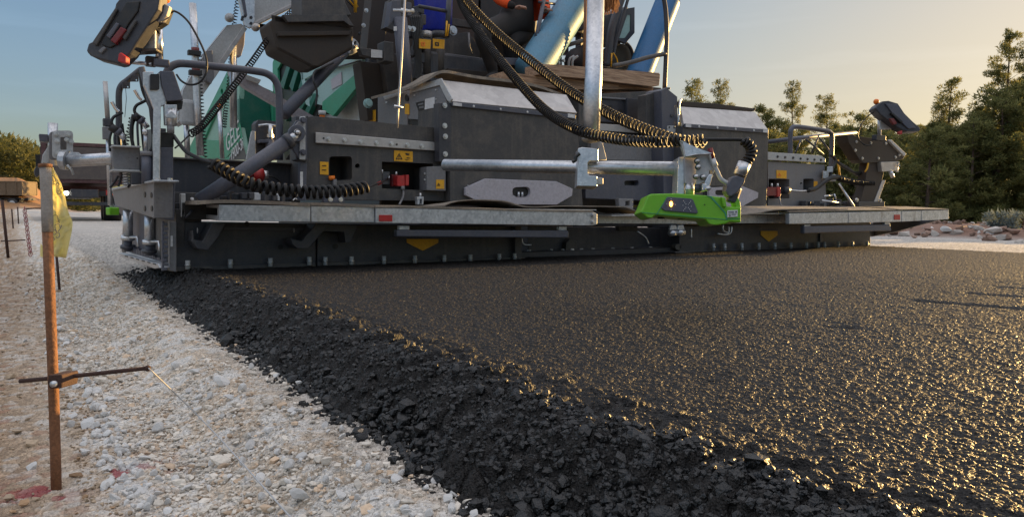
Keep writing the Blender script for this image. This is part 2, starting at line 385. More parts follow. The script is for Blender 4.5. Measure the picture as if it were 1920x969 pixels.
def tint_mat(name, rough, spec=.5, bscale=0, bstr=.5, bdist=.004, fine=.15, rvar=0):
    mt, nt, bs, N, L = node_mat(name)
    at = N('ShaderNodeVertexColor'); at.layer_name = 'tint'; tc = N('ShaderNodeTexCoord')
    n = N('ShaderNodeTexNoise'); n.inputs['Scale'].default_value = 160; n.inputs['Detail'].default_value = 4; L(tc.outputs['Object'], n.inputs['Vector'])
    mr = N('ShaderNodeMapRange'); mr.inputs['From Min'].default_value = .3; mr.inputs['From Max'].default_value = .7; mr.inputs['To Min'].default_value = 1-fine; mr.inputs['To Max'].default_value = 1+fine
    L(n.outputs['Fac'], mr.inputs['Value']); hv = N('ShaderNodeHueSaturation'); L(at.outputs['Color'], hv.inputs['Color']); L(mr.outputs[0], hv.inputs['Value']); L(hv.outputs[0], bs.inputs['Base Color'])
    bs.inputs['Roughness'].default_value = rough; bs.inputs['Specular IOR Level'].default_value = spec
    if bscale:
        vo = N('ShaderNodeTexVoronoi'); vo.inputs['Scale'].default_value = bscale; L(tc.outputs['Object'], vo.inputs['Vector'])
        vo2 = N('ShaderNodeTexVoronoi'); vo2.inputs['Scale'].default_value = bscale*.45; L(tc.outputs['Object'], vo2.inputs['Vector'])
        ad = N('ShaderNodeMath'); ad.operation = 'ADD'; L(vo.outputs['Distance'], ad.inputs[0]); L(vo2.outputs['Distance'], ad.inputs[1])
        b = N('ShaderNodeBump'); b.invert = True; b.inputs['Strength'].default_value = bstr; b.inputs['Distance'].default_value = bdist
        L(ad.outputs[0], b.inputs['Height']); L(b.outputs[0], bs.inputs['Normal'])
        if rvar:
            m3 = N('ShaderNodeMapRange'); m3.inputs['To Min'].default_value = rough-rvar; m3.inputs['To Max'].default_value = rough+rvar
            L(vo.outputs['Color'], m3.inputs['Value']); L(m3.outputs[0], bs.inputs['Roughness'])
    return mt
A0, A1 = yaw-R(42), yaw+R(42)
def ring(r_near, r_far, k):
    n = int(math.log(r_far/r_near)/k); return r_near*np.exp(np.arange(n+1)*k)
aa = np.linspace(A0, A1, 1250)
rr = np.concatenate([ring(.8, 3.2, .0026), ring(3.2, 7, .0045)[1:], ring(7, 900, .02)[1:]])
gx_, gy_ = polar(rr, aa)
# --- ground
def ground_z(x, y):
    z = base_z(x, y); r = np.hypot(x, y); near = 1-ss(r, 9, 22)
    flat = 1-ss(x, -.1, .3); slope = ss(x, .0, .28)*(1-ss(x, .55, .66)); road = ss(x, .55, .7)
    a, ia, ea = stones(x, y, .014, 101, .40)
    b, ib, eb = stones(x, y, .034, 111, .38)
    c, ic, ec = stones(x, y, .075, 121, .42)
    keep = (ic > .62)*slope + (ic > .93)*flat*.6
    keepb = (ib > .45)*(slope*1.0+flat*.55)+ (ib > .7)*road*.25
    z = z + near*(a*(.45*flat+.65*slope+.35*road) + b*keepb*(.06+.35*flat) + c*keep*.08)
    z = z + .012*slope*(fbm(x, y, .20, 131, 3)-.5)*near*2
    n1 = fbm(x, y, .25, 201, 5)[..., None]; n2 = fbm(x, y, 2.2, 211, 5)[..., None]
    tan = np.array([.42, .30, .20]); pale = np.array([.66, .55, .43]); wh = np.array([.72, .69, .64])
    col = tan*flat[..., None] + (pale*(.80+.4*n1))*(1-flat[..., None])
    rf = road[..., None]; col = col*(1-rf) + np.array([.55, .51, .46])*(.88+.24*n1)*rf
    va = (.62+.62*ia)[..., None]; col = col*(1+(va-1)*(near[..., None]*.8))
    # single stones stand out white, a few rosy
    ka = ((keepb*(ib > .62))*np.clip(eb*4, 0, 1)*.75)[..., None]; col = col*(1-ka)+ka*wh*(.75+.3*ib[..., None])
    kc = (np.clip(keep, 0, 1)*np.clip(ec*5, 0, 1)*.85)[..., None]; col = col*(1-kc)+kc*wh*(.8+.25*ic[..., None])
    ro = ((ib > .45)*(ib < .5)*flat)[..., None]*.6; col = col*(1-ro)+ro*np.array([.34, .17, .11])
    # darker along the borders of the small stones
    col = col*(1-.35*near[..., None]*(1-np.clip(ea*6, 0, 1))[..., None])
    # sprayed red marking on the stones round the stake foot
    sx, sy = STK.x, STK.y
    q = np.exp(-(((x-sx-.05)/.14)**2+((y-sy+.02)/.10)**2))*(fbm(x, y, .06, 301, 4) > .50) + np.exp(-(((x-sx+.13)/.12)**2+((y-sy+.10)/.05)**2))*(fbm(x, y, .05, 311, 4) > .47)
    q = np.clip(q*1.1, 0, .8)[..., None]; col = col*(1-q)+q*np.array([.30, .03, .045])
    # red earth of the berm, dry grass and forest floor beyond
    bm = ss(x, 16.0, 16.8)[..., None]; col = col*(1-bm)+bm*(np.array([.25, .15, .11])*(.6+.9*n2)+.10*(n1-.4))
    fl = ss(x, 19.5, 22)[..., None]; col = col*(1-fl)+fl*np.array([.06, .055, .03])*(.6+.8*n2)
    hl = (ss(y, 82, 87)*(1-ss(x/np.maximum(y, 1), .03, .09)))[..., None]; col = col*(1-hl)+hl*(np.array([.36, .20, .10])*(.7+.6*n2))
    hw = (ss(y, 104, 114)*(1-ss(x/np.maximum(y, 1), .03, .09)))[..., None]; col = col*(1-hw)+hw*np.array([.07, .08, .03])
    # tyre-swept bands of the finished base
    bd = (road*(1-ss(x, 15, 16))*(.5+.5*np.sin(x*2.1+fbm(x, y, 3, 77)*3)))[..., None]; col = col*(1-.10*bd)
    return z, np.clip(col, .005, .9)
STK = P(105, 922, z=-.245)
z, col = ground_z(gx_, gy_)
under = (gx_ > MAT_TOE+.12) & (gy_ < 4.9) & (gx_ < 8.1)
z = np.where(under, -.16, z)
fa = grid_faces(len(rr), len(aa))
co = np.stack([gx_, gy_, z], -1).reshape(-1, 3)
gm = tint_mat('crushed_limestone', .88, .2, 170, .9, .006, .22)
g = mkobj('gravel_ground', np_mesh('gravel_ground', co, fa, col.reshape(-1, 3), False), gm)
tag(g, kind='structure')
# the rest of the circle, coarser (behind and beside the camera)
a2 = np.linspace(A1, A0+2*math.pi, 420); r2 = np.concatenate([[.0], ring(.3, 8, .012), ring(8, 900, .06)[1:]])
x2, y2 = polar(r2, a2); z2, c2 = ground_z(x2, y2); z2 = np.where((x2 > MAT_TOE+.1) & (x2 < 8.2) & (y2 < 4.9), -.16, z2)
xf, yf = polar(np.array([0., .3, .6, .82]), np.linspace(A0, A1, 60)); zf, cf = ground_z(xf, yf)
co2 = np.concatenate([np.stack([x2, y2, z2-.002], -1).reshape(-1, 3), np.stack([xf, yf, zf-.004], -1).reshape(-1, 3)])
fa2 = np.concatenate([grid_faces(len(r2), len(a2)), grid_faces(4, 60)+x2.size])
g2 = mkobj('ground_behind', np_mesh('ground_behind', co2, fa2, np.concatenate([c2.reshape(-1, 3), cf.reshape(-1, 3)])), gm)
tag(g2, kind='structure')

# --- fresh asphalt mat
DENTS = [((P(a, b, z=0).x, P(a, b, z=0).y), (P(c, d, z=0).x, P(c, d, z=0).y), w_, h_) for a, b, c, d, w_, h_ in ((1725,564,1990,585,.035,.020),(1825,550,1990,561,.030,.016),(1880,538,1990,544,.03,.012),(1560,612,1600,614,.03,.010))]
def mat_z(x, y):
    r = np.hypot(x, y); fine = 1-ss(r, 6, 14)
    wob = .05*(fbm(x*0, y, .30, 401, 2)-.5)
    toe = MAT_TOE + wob*1.6 + .06*ss(y, 4.0, 5.2)*0; top = MAT_TOP + wob*.5
    t = np.clip((x-toe)/(top-toe), 0, 1); prof = np.sin(t*math.pi/2)**1.0
    end = np.where(x < .98, 1-ss(y, 5.5, 6.3), 1-ss(y, 4.98, 5.2))
    z = -.155 + .155*prof*end
    sl = 1-ss(x, top-.05, top+.22)
    def dome(s_, sd_, amp):
        f1, f2, i, gx, gy = vor(x, y, s_, sd_); return s_*amp*np.sqrt(np.clip(1-(f1/.62)**2, 0, 1))*(.25+.75*i), i, f2-f1
    a, ia, ea = dome(.0098, 421, .44)
    b, ib, eb = dome(.022, 431, .40)
    c, ic, ec = stones(x, y, .05, 441, .34)
    z = z + a*(.80+.3*sl) + b*((ib > .80)*.22+(ib > .3)*sl*.8) + c*(ic > .55)*sl*.75
    z = z + .03*sl*(fbm(x, y, .09, 451, 4)-.47) + .0035*(fbm(x, y, .10, 461, 4)-.5)*(1-sl)
    z = z + .004*(fbm(x, y, .7, 471, 3)-.5) + .003*(fine-.0)*(fbm(x, y, .03, 475, 2)-.5)
    for (ax, ay), (bx_, by_), wd, dp in DENTS:      # long shallow dents, shaped so their own shade draws dark streaks
        lx, ly = bx_-ax, by_-ay; LL = lx*lx+ly*ly; t_ = np.clip(((x-ax)*lx+(y-ay)*ly)/LL, 0, 1); dd = np.hypot(x-ax-t_*lx, y-ay-t_*ly)
        z = z - dp*np.exp(-(dd/wd)**2)
    body = .0125*(.5+1.0*ia)
    col = np.stack([body*1.12, body, body*.92], -1)
    col = col*(1+1.3*ss(x, 3.0, 7.5))[..., None]  # lighter to the right: the far sheen is put into the colour
    br = ((ia > .93)*(1-sl)*.6)[..., None]; col = col*(1-br)+br*np.array([.05, .04, .03])
    return z, col
rm = np.concatenate([ring(.5, 5.2, .0027), ring(5.2, 14, .008)[1:]]); am = np.linspace(A0, A1, 1750)
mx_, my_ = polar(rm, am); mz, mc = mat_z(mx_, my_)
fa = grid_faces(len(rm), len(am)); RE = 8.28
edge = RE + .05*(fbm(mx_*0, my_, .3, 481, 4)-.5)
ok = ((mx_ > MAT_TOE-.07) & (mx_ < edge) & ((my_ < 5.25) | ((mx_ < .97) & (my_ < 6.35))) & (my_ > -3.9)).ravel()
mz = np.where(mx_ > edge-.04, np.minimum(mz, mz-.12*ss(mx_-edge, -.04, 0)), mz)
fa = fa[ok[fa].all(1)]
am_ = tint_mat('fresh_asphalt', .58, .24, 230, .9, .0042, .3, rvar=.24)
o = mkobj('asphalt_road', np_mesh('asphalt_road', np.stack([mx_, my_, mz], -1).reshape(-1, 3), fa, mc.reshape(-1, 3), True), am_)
tag(o, kind='structure')
xs = np.concatenate([np.linspace(.62, 1.3, 60), np.linspace(1.35, 8.28, 120)]); ys = np.concatenate([np.linspace(-9, -1.5, 60), np.linspace(-1.48, 2.3, 230)])
X3, Y3 = np.meshgrid(xs, ys, indexing='ij'); Z3, C3 = mat_z(X3, Y3)
sect = np.abs((np.arctan2(X3, Y3)-yaw+math.pi) % (2*math.pi)-math.pi) < R(41.5)
ins = (sect & (np.hypot(X3, Y3) > .52)).ravel()
fa3 = grid_faces(len(xs), len(ys)); fa3 = fa3[~ins[fa3].all(1)]
o = mkobj('asphalt_road_behind', np_mesh('asphalt_road_behind', np.stack([X3, Y3, Z3-.004], -1).reshape(-1, 3), fa3, C3.reshape(-1, 3)), am_)
tag(o, kind='structure')
# ================================================================= the paver
PAV = empty('asphalt_paver', (4.45, 6.0, -.14), 'big dark grey road paver with green hopper, laying the black asphalt mat', 'road paver')
def A(name, mt, parent=None, bev=.004, smooth=False):
    """returns a builder that finishes as a part"""
    b = MB(); b.fin = lambda: part(name, b, mt, parent or PAV, smooth, bev); return b
def PL(name, pts, y, t, mt, parent=None, holes=(), bev=.004):
    b = MB(); plate(b, pts, y, t, holes); return part(name, b, mt, parent or PAV, False, bev)
def SD(name, pts, x, t, mt, parent=None, holes=(), bev=.004):
    b = MB(); side(b, pts, x, t, holes); return part(name, b, mt, parent or PAV, False, bev)
def TB(name, pts, r, mt, parent=None, sm=0, n=12):
    b = MB(); pipe(b, pts, r, n, sm); return part(name, b, mt, parent or PAV, True)
def BT(name, pts, y, r, mt, parent=None, h=.012):
    return [part(name, bolts(MB(), [q], y, r, h), mt, parent or PAV) for q in pts]
def TXT(name, s, o, X, Y, size, mt, parent, depth_=.001):
    cu = bpy.data.curves.new(name, 'FONT'); cu.body = s; cu.size = size; cu.extrude = depth_; cu.resolution_u = 2
    tmp = bpy.data.objects.new(name, cu); COL.objects.link(tmp); bpy.context.view_layer.update()
    me = bpy.data.meshes.new_from_object(tmp.evaluated_get(bpy.context.evaluated_depsgraph_get())); bpy.data.objects.remove(tmp)
    X = Vector(X).normalized(); Y = Vector(Y); Y = (Y-X*Y.dot(X)).normalized(); Z = X.cross(Y)
    M = Matrix((X, Y, Z)).transposed().to_4x4(); M.translation = Vector(o)-(origin_of(parent) if parent else Vector())
    me.transform(M); me.materials.clear(); return mkobj(name, me, mt, parent)

# ---------------- screed bodies
S1 = PL('screed_section', [(330,416),(592,420),(592,500),(331,509)], 4.77, .42, dark)
PL('wear_edge', [(331,501),(592,492),(592,500),(331,509)], 4.755, .012, dark2, S1)
BT('stud', [(352,503)], 4.745, 1, galvt, S1, .001)
def studs(parent, xs, ya, yb, x0, x1, y, h=17):
    for x in xs:
        t = (x-x0)/(x1-x0); yc = ya+(yb-ya)*t; k = 1-.45*(x-330)/1300
        part('stud', ypipe(MB(), [(x, yc-h*k), (x, yc)], y-.018, 4.6*k, 10), lgrey, parent, True)
        part('stud_collar', ypipe(MB(), [(x, yc-h*k*.55), (x, yc-h*k*.40)], y-.018, 5.6*k, 10), zinc, parent, True)
studs(S1, [352,432,507,580], 505, 497, 352, 580, 4.75)
PL('cover_plate', [(420,425),(592,428),(592,433),(420,431)], 4.762, .006, slate, S1)
for q in ((526,463), (463,420)): PL('hole', circ(*q, 5), 4.766, .003, black, S1, bev=0)
S2 = PL('screed_section', [(595,420),(975,424),(975,488),(595,500)], 4.77, .42, dark)
PL('wear_edge', [(595,492),(985,482),(985,489),(595,500)], 4.752, .014, dark2, S2)
studs(S2, [610,659,720,778,833,882], 497, 491, 610, 882, 4.75)
studs(S2, [936,965], 489, 488, 936, 965, 4.75)
PL('hole', circ(629,462,5), 4.766, .003, black, S2, bev=0)
PL('chevron_mark', [(763,448),(822,448),(822,455),(793,470),(763,455)], 4.762, .006, yel, S2, bev=0)
PL('end_rib', [(966,424),(978,424),(978,490),(966,490)], 4.72, .05, dark, S2)
S3 = PL('screed_section', [(990,424),(1262,428),(1262,476),(990,484)], 5.05, .35, dark)
studs(S3, [992,1033,1055,1090,1112,1149,1185,1220,1253], 482, 474, 992, 1253, 5.03, 18)
PL('lug', [(1062,455),(1070,447),(1082,452),(1084,480),(1060,481)], 4.99, .06, dark2, S3)
BT('lug_bolt', [(1073,470)], 4.985, 3, zinc, S3)
b = MB(); ypipe(b, [(978,448),(980,456),(986,459),(996,459)], 4.93, 1.8, 8, 5); part('grab_hook', b, galvt, S3, True)
S4 = PL('screed_section', [(1274,424),(1632,412),(1632,466),(1274,476)], 4.80, .42, dark)
PL('wear_edge', [(1274,471),(1632,461),(1632,467),(1274,477)], 4.785, .012, dark2, S4)
studs(S4, [1338,1359,1391,1423,1453,1483,1512,1534,1546,1572,1598,1626], 470, 464, 1338, 1626, 4.78, 21)
PL('chevron_mark', [(1427,433),(1458,433),(1458,441),(1442,453),(1427,441)], 4.79, .006, yel, S4, bev=0)
PL('joint_bar', [(1538,424),(1543,424),(1543,467),(1538,467)], 4.782, .015, slate, S4)
PL('sole_plate', [(1268,471),(1335,476),(1335,479),(1265,474)], 4.70, .10, dark2, S4)
# ---------------- left end gate
G = SD('end_gate', [(232,378),(330,392),(330,509),(318,509),(252,489),(228,472)], .80, .05, dark2)
SD('gate_liner', [(250,392),(286,398),(286,478),(250,470)], .782, .014, slate, G)
PL('gate_edge', [(318,414),(331,416),(331,510),(318,507)], 4.70, .055, grey, G)
PL('part_label', [(320,442),(324,442),(324,462),(320,462)], 4.69, .006, white, G, bev=0)
rk = MB()
for i in range(11): plate(rk, rect(306+(i%2)*2, 418+i*8.4, 314+(i%2)*2, 423+i*8.4), 4.66, .03)
plate(rk, rect(304, 415, 308, 508), 4.67, .03); part('toothed_rack', rk, slate, G, bev=.002)
sk = MB(); side(sk, [(222,474),(296,494),(300,502),(290,504),(226,481)], .70, .08); K = part('side_ski', sk, galvt, G, bev=.004)
for i in range(6):
    q = 234+i*10.5; SD('slot', [(q,478.5+i*2.9),(q+5,479.8+i*2.9),(q+5,482+i*2.9),(q,480.7+i*2.9)], .697, .004, black, K, bev=0)
SD('ski_channel', [(236,471),(298,490),(299,496),(237,477)], .74, .03, zinc, K)
for px, x, y0, y1 in ((240, .715, 395, 470), (280, .715, 400, 478)):
    s_ = part('height_spindle', pipe(MB(), [(px,y0,('x',x)),(px,y1-22,('x',x))], 8.5, 16), galvt, G, True)
    part('spindle_collar', pipe(MB(), [(px,y1-28,('x',x)),(px,y1-21,('x',x))], 12, 16), zinc, s_, True)
    part('spindle_foot', pipe(MB(), [(px,y1-22,('x',x)),(px,y1,('x',x))], 7, 16), slate, s_, True)
    part('foot_washer', pipe(MB(), [(px,y1-10,('x',x)),(px,y1-5,('x',x))], 13, 16), dark, s_, True)
    part('clamp_lever', pipe(MB(), [(px+4,y1-25,('x',x-.02)),(px+18,y1-25,('x',x-.02)),(px+19,y1-8,('x',x-.02))], 2.2, 8), galvt, s_, True)
b = MB()
for i in range(22): side(b, rect(240+i*3.0, 462+i*1.1+random.uniform(-3,3), 242+i*3.0, 478+i*1.0), .745, .02)
part('brush_seal', b, slate, G, bev=0)
BM = SD('side_beam', [(209,355),(288,340),(288,409),(216,385)], .66, .10, grey)
PL('beam_head', [(288,338),(329,341),(327,413),(288,409)], 4.62, .05, slate, BM)
SD('beam_top', [(209,353),(288,337),(288,341),(209,357)], .645, .13, galvm, BM)
for q in ((301,354), (302,395)): PL('hole', circ(*q, 3.4), 4.615, .006, black, BM, bev=0)
PL('hole', circ(315.5,401,1.5), 4.615, .006, black, BM, bev=0)
for q in ((271,365),(283,366),(271,391),(284,391)): SD('slot', circ(*q, 1.8, 8, 3), .656, .005, black, BM, bev=0)
for q in (296, 319): part('beam_bolt', pipe(MB(), [(q,334,('y',4.66)),(q,339,('y',4.66))], 4.6, 6), zinc, BM)
SD('side_cover', [(212,385),(250,392),(246,440),(232,408)], .86, .04, dark)
# ---------------- upright frame, cylinders and covers above the end gate
U = PL('guide_post', [(300,276),(325,276),(325,337),(298,337)], 4.86, .12, slate)
PL('post_recess', [(300,248),(326,248),(326,276),(300,276)], 4.88, .10, black, U)
PL('post_panel', [(288,143),(302,136),(312,165),(312,196),(302,200),(300,337),(287,337),(288,205),(270,160),(268,135),(288,134)], 4.80, .05, galvt, U)
PL('post_cover', [(300,133),(326,134),(344,188),(313,190),(303,160)], 4.78, .16, slate, U)
PL('cover_end', [(313,189),(344,189),(341,205),(312,203)], 4.84, .12, black, U)
PL('handle_pocket', rrect(282,139,299,168,2), 4.775, .03, black, U)
b = MB(); ypipe(b, [(265,126),(285,205),(290,252)], 4.84, 5.5, 8); part('strut', b, dark, U, True)
VL = PL('valve_block', [(308,196),(332,196),(333,232),(328,236),(310,234)], 4.80, .06, galvt, U)
for q in ((322,202,4.5),(322,213,3)): part('valve_cap', ypipe(MB(), [(q[0],q[1]),(q[0]+.1,q[1]+.1)], 4.79, q[2]), zinc, VL)
part('valve_body', ypipe(MB(), [(322,204),(321,236)], 4.81, 9.5, 14), galvt, VL, True)
part('valve_neck', ypipe(MB(), [(320,236),(320,250)], 4.80, 6.5, 14), grey, VL, True)
PL('valve_bracket', [(309,216),(322,208),(333,218),(330,222),(311,221)], 4.74, .02, galvm, VL)
PL('cylinder_bracket', [(210,274),(262,274),(262,320),(212,318)], 4.95, .06, grey)
PL('bracket_lip', [(210,272),(265,274),(265,277),(210,275)], 4.90, .16, lgrey)
PL('bracket_foot', [(210,317),(263,319),(263,323),(210,321)], 4.90, .16, lgrey)
b = MB(); ypipe(b, [(257,284),(257,322)], 4.98, 8.5, 16); part('spindle_sleeve', b, grey, PAV, True)
PL('hole', circ(257.5,297,1.8), 4.86, .006, black, bev=0)
for px, r in ((274, 9.2),):
    c_ = part('lift_cylinder', ypipe(MB(), [(px+1,288),(px+1,345)], 4.85, r, 18), slate, PAV, True)
    part('cylinder_cap', ypipe(MB(), [(px+1,284),(px+1,292)], 4.85, r*1.25, 18), grey, c_, True)
    part('piston_rod', ypipe(MB(), [(px-1,284),(px-1,246)], 4.85, 3.6, 12), galvt, c_, True)
    part('rod_eye', ypipe(MB(), [(px-2,252),(px-2,243)], 4.84, 5, 8), zinc, c_, True)
PL('motor_box', [(246,324),(266,323),(267,345),(247,346)], 4.9, .08, dark)
b = MB(); coil(b, [P(237,320,y=5.0), P(238,348,y=5.0)], .020, .016, .006, 12); part('return_spring', b, galvt, PAV, True)
for pts in ([(222,330),(212,345),(206,352)], [(262,322),(252,330),(240,352)], [(222,350),(228,330),(226,322)]):
    TB('hydraulic_line', [(a,b_,('y',5.0)) for a,b_ in pts], 2, black, sm=6)
# two flexible hose stubs with black gaiters
for dx, dy, hd in ((0, 0, 0), (43, -22, 1)):
    h_ = part('hose_gaiter', ypipe(MB(), [(207+dx,237+dy),(213+dx,242+dy),(221+dx,247+dy)], 5.0, 7.5, 12), black, PAV, True)
    part('hose_ferrule', ypipe(MB(), [(219+dx,245+dy),(225+dx,250+dy)], 5.0, 8.2, 12), slate, h_, True)
    part('hose_neck', ypipe(MB(), [(224+dx,249+dy),(234+dx,262+dy+hd*0)], 5.0, 5.2, 12), galvt, h_, True)
    part('wire_hose', ypipe(MB(), [(213+dx,240+dy),(209+dx,229+dy),(213+dx,220+dy),(222+dx,215+dy),(230+dx,211+dy)], 5.02, 2.8, 8, 6), black, h_, True)
    part('steel_hook', ypipe(MB(), [(223+dx,210+dy),(217+dx,204+dy),(211+dx,194+dy),(209+dx,191+dy)], 5.02, 3.0, 8, 6), chrome, h_, True)
    for k in (-5, 2, 8): part('hanging_hose', ypipe(MB(), [(214+dx+k,248+dy),(212+dx+k*1.3,262+dy),(214+dx+k*1.6,284)], 5.06+k*.005, 2.2, 8, 6), [black, slate, black][(k+5)//6], h_, True)
for pts, y in (([(262,130),(268,170),(286,215),(287,268),(282,284)], 4.97), ([(284,214),(290,240),(289,272)], 4.93), ([(250,215),(246,250),(252,285)], 5.0), ([(228,232),(232,262),(236,286)], 5.03)):
    TB('hydraulic_line', [(a,b_,('y',y)) for a,b_ in pts], 3.2, black, sm=6)
SD('lower_gear', [(270,245),(292,240),(292,300),(270,298)], 1.02, .08, dark)
# hand rails
TB('hand_rail', [(a,b_,('y',5.25)) for a,b_ in ((312,138),(318,128),(330,121),(350,120),(420,127),(480,134),(503,140),(517,153),(523,175),(524,220),(524,300))], 6.8, slate, sm=6)
RL = TB('guard_hoop', [(a,b_,('y',5.7)) for a,b_ in ((222,285),(223,210),(223,175),(228,160),(240,150),(262,132))], 5.6, dark, sm=6)
for a, b_ in ((236,160),(252,147)): PL('clip_plate', rect(a-7, b_-6, a+8, b_+6), 5.66, .02, dark, RL, [circ(a+4, b_+3, 2, 8)])
TB('drop_wire', [(235,160,('y',5.66)),(237,185,('y',5.66)),(234,220,('y',5.66))], .5, black)
# ---------------- long side wall behind the walkway
PL('auger_wall', [(322,296),(388,302),(552,308),(552,378),(324,376)], 5.35, .05, dark)
PL('wall_ledge', [(325,360),(400,362),(400,382),(325,380)], 5.1, .2, dark2)
PL('wall_flange', [(322,294),(552,306),(552,309),(322,298)], 5.30, .12, dark2)
PL('grey_upright', [(339,363),(348,363),(348,407),(339,407)], 4.74, .05, lgrey)
PL('step_panel', [(330,380),(378,380),(378,418),(330,416)], 4.80, .05, dark)
for q in ((360.5,373),(360.5,382)): part('indicator_button', bolts(MB(), [q], 4.78, 2, .006, 10), white, PAV)
for r, m_ in ((10, slate), (6.5, galvt)): part('towing_eye', ypipe(MB(), [(353,400),(355,401.5)], 4.73, r, 16), m_, PAV, True)
# hook brackets of the walkway
H1 = PL('walkway_bracket', [(362,431),(364,449),(380,452),(398,418),(424,418),(408,446),(390,469),(371,467),(360,452)], 4.60, .15, dark)
part('pin', ypipe(MB(), [(370,432),(370.2,432)], 4.58, 5.5, 14), zinc, H1)
H2 = PL('walkway_bracket', [(545,447),(566,452),(588,425),(592,419),(620,419),(578,466),(558,466),(548,458)], 4.60, .15, dark)
part('pin', ypipe(MB(), [(551,432),(551.2,432)], 4.58, 4.5, 14), zinc, H2)
PL('walkway_bracket', [(600,420),(672,421),(658,455),(648,455),(645,435),(600,433)], 4.62, .13, dark)
# ---------------- walkway
WY = 4.40
def beam(pts, y=WY, mt=galvm, name='walkway_beam', par=None, t=.045): return PL(name, pts, y, t, mt, par, bev=.003)
W1 = beam([(411,384),(582,386),(582,416),(411,414)])
bx = MB()
q = lambda a, b_, y: P(a, b_, y=y)
side(bx, [(370,384),(411,384),(411,414),(370,409)], P(411,400,y=WY).x, .012, [[(381,389),(409,390),(409,404),(381,402)]]); part('open_end', bx, galvm, W1, bev=.002)
dk = MB()
vs = [P(411,386,y=WY+.01), P(1120,388,y=WY+.01)]
dk.box(((vs[0].x+vs[1].x)/2, WY+.27, P(411,386,y=WY).z-.004), ((vs[1].x-vs[0].x)/2, .25, .003)); part('walkway_deck', dk, galvm, W1)
PL('end_shade_sheet', [(340,379),(480,379),(480,412),(340,412)], WY+.34, .01, black, W1)  # added black sheet, stands for the shade inside the open end
W2 = beam([(584,386),(702,388),(702,417),(584,416)])
W3 = beam([(705,390),(1111,397),(1120,401),(1120,420),(1111,423),(705,418)], WY-.02)
for q_ in ((1112,403),(1112,416)): BT('beam_bolt', [q_], WY-.025, 2.6, zinc, W3)
W4 = beam([(1121,402),(1290,404),(1480,402),(1480,418),(1290,420),(1121,419)], 4.62)
W5 = beam([(1480,400),(1590,398),(1590,418),(1480,420)])
W6 = beam([(1591,398),(1690,396),(1690,415.5),(1591,418)])
W7 = beam([(1691,396),(1727,395),(1727,414),(1691,415.5)])
W8 = beam([(1728,395),(1779,393.5),(1779,411),(1728,414)])
for W_, a in ((W3, (711,403,736,415)), (W6, (1677,402.5,1688,412))):
    PL('red_reflector', rect(*a), WY-.026 if W_ is W3 else WY-.006, .006, red, W_, bev=.002)
dk = MB(); a, b_ = P(1121,402,y=4.64), P(1779,395,y=4.64)
dk.prism([Vector((a.x, 4.47, P(1121,403,y=4.62).z)), Vector((P(1779,395,y=WY).x, 4.47, P(1779,396,y=WY).z)), Vector((P(1779,395,y=WY).x, 4.92, P(1779,396,y=WY).z)), Vector((a.x, 4.92, P(1121,403,y=4.62).z))], (0, 0, -.008))
part('walkway_deck', dk, galvm, W4)
# worn rubber sheets lying on the deck: waved sheets with thickness
def sheet(name, pts, y0, y1, mt, th=.012, wav=.004, seed=0, nz=5, rise=0):
    """pts: front-edge top line in the photograph on plane y0"""
    top = smooth_path([P(a, c, y=y0) for a, c in pts], 6); b = MB(); n = len(top); vs = []
    for j in range(nz):
        t = j/(nz-1)
        for i, p in enumerate(top):
            k = wav*mnoise.noise(Vector((p.x*3+seed, t*2.2, seed)))
            vs.append(Vector((p.x, y0+(y1-y0)*t, p.z + k*(1 if t else .3) - (p.z-min(q.z for q in top))*.35*t + rise*t)))
    N_ = len(vs); fs = []
    vs += [v-Vector((0, 0, th)) for v in vs]
    for j in range(nz-1):
        for i in range(n-1):
            a = j*n+i; fs.append((a, a+1, a+n+1, a+n)); fs.append((N_+a, N_+a+n, N_+a+n+1, N_+a+1))
    for i in range(n-1):
        fs.append((i, N_+i, N_+i+1, i+1)); a = (nz-1)*n+i; fs.append((a, a+1, N_+a+1, N_+a))
    for j in range(nz-1):
        a = j*n; fs.append((a, a+n, N_+a+n, N_+a)); a = j*n+n-1; fs.append((a, N_+a, N_+a+n, a+n))
    b.add(vs, fs); o_ = part(name, b, mt, PAV, False); return o_
sheet('rubber_sheet', [(369,377),(411,374.5),(470,375.5),(530,378),(582,381.5)], WY-.005, WY+.5, rubb, .020, .004, 1)
sheet('rubber_sheet', [(584,379.5),(640,381),(670,382.5),(702,384)], WY-.006, WY+.5, rubb, .018, .004, 2)
sheet('rubber_sheet', [(705,385.5),(800,386.5),(900,390),(1000,393),(1112,394.5)], WY-.024, WY+.48, rubb, .014, .004, 3, rise=.012)
sheet('rubber_sheet', [(833,385),(850,378),(880,374),(925,374.5),(950,377),(990,387),(1060,385.5),(1150,386.5),(1175,388),(1205,400)], WY+.08, WY+.52, rubb, .007, .006, 4)
sheet('rubber_sheet', [(1380,402),(1420,399),(1450,393),(1500,391.5),(1590,391.5)], WY+.02, WY+.5, rubb, .010, .014, 5, rise=.055)
sheet('rubber_sheet', [(1480,396.5),(1590,394),(1680,393)], WY-.006, WY+.5, rubb, .008, .010, 6, rise=.045)
sheet('rubber_sheet', [(1685,392.5),(1779,391.5)], WY-.006, WY+.5, rubb, .008, .008, 7, rise=.035)
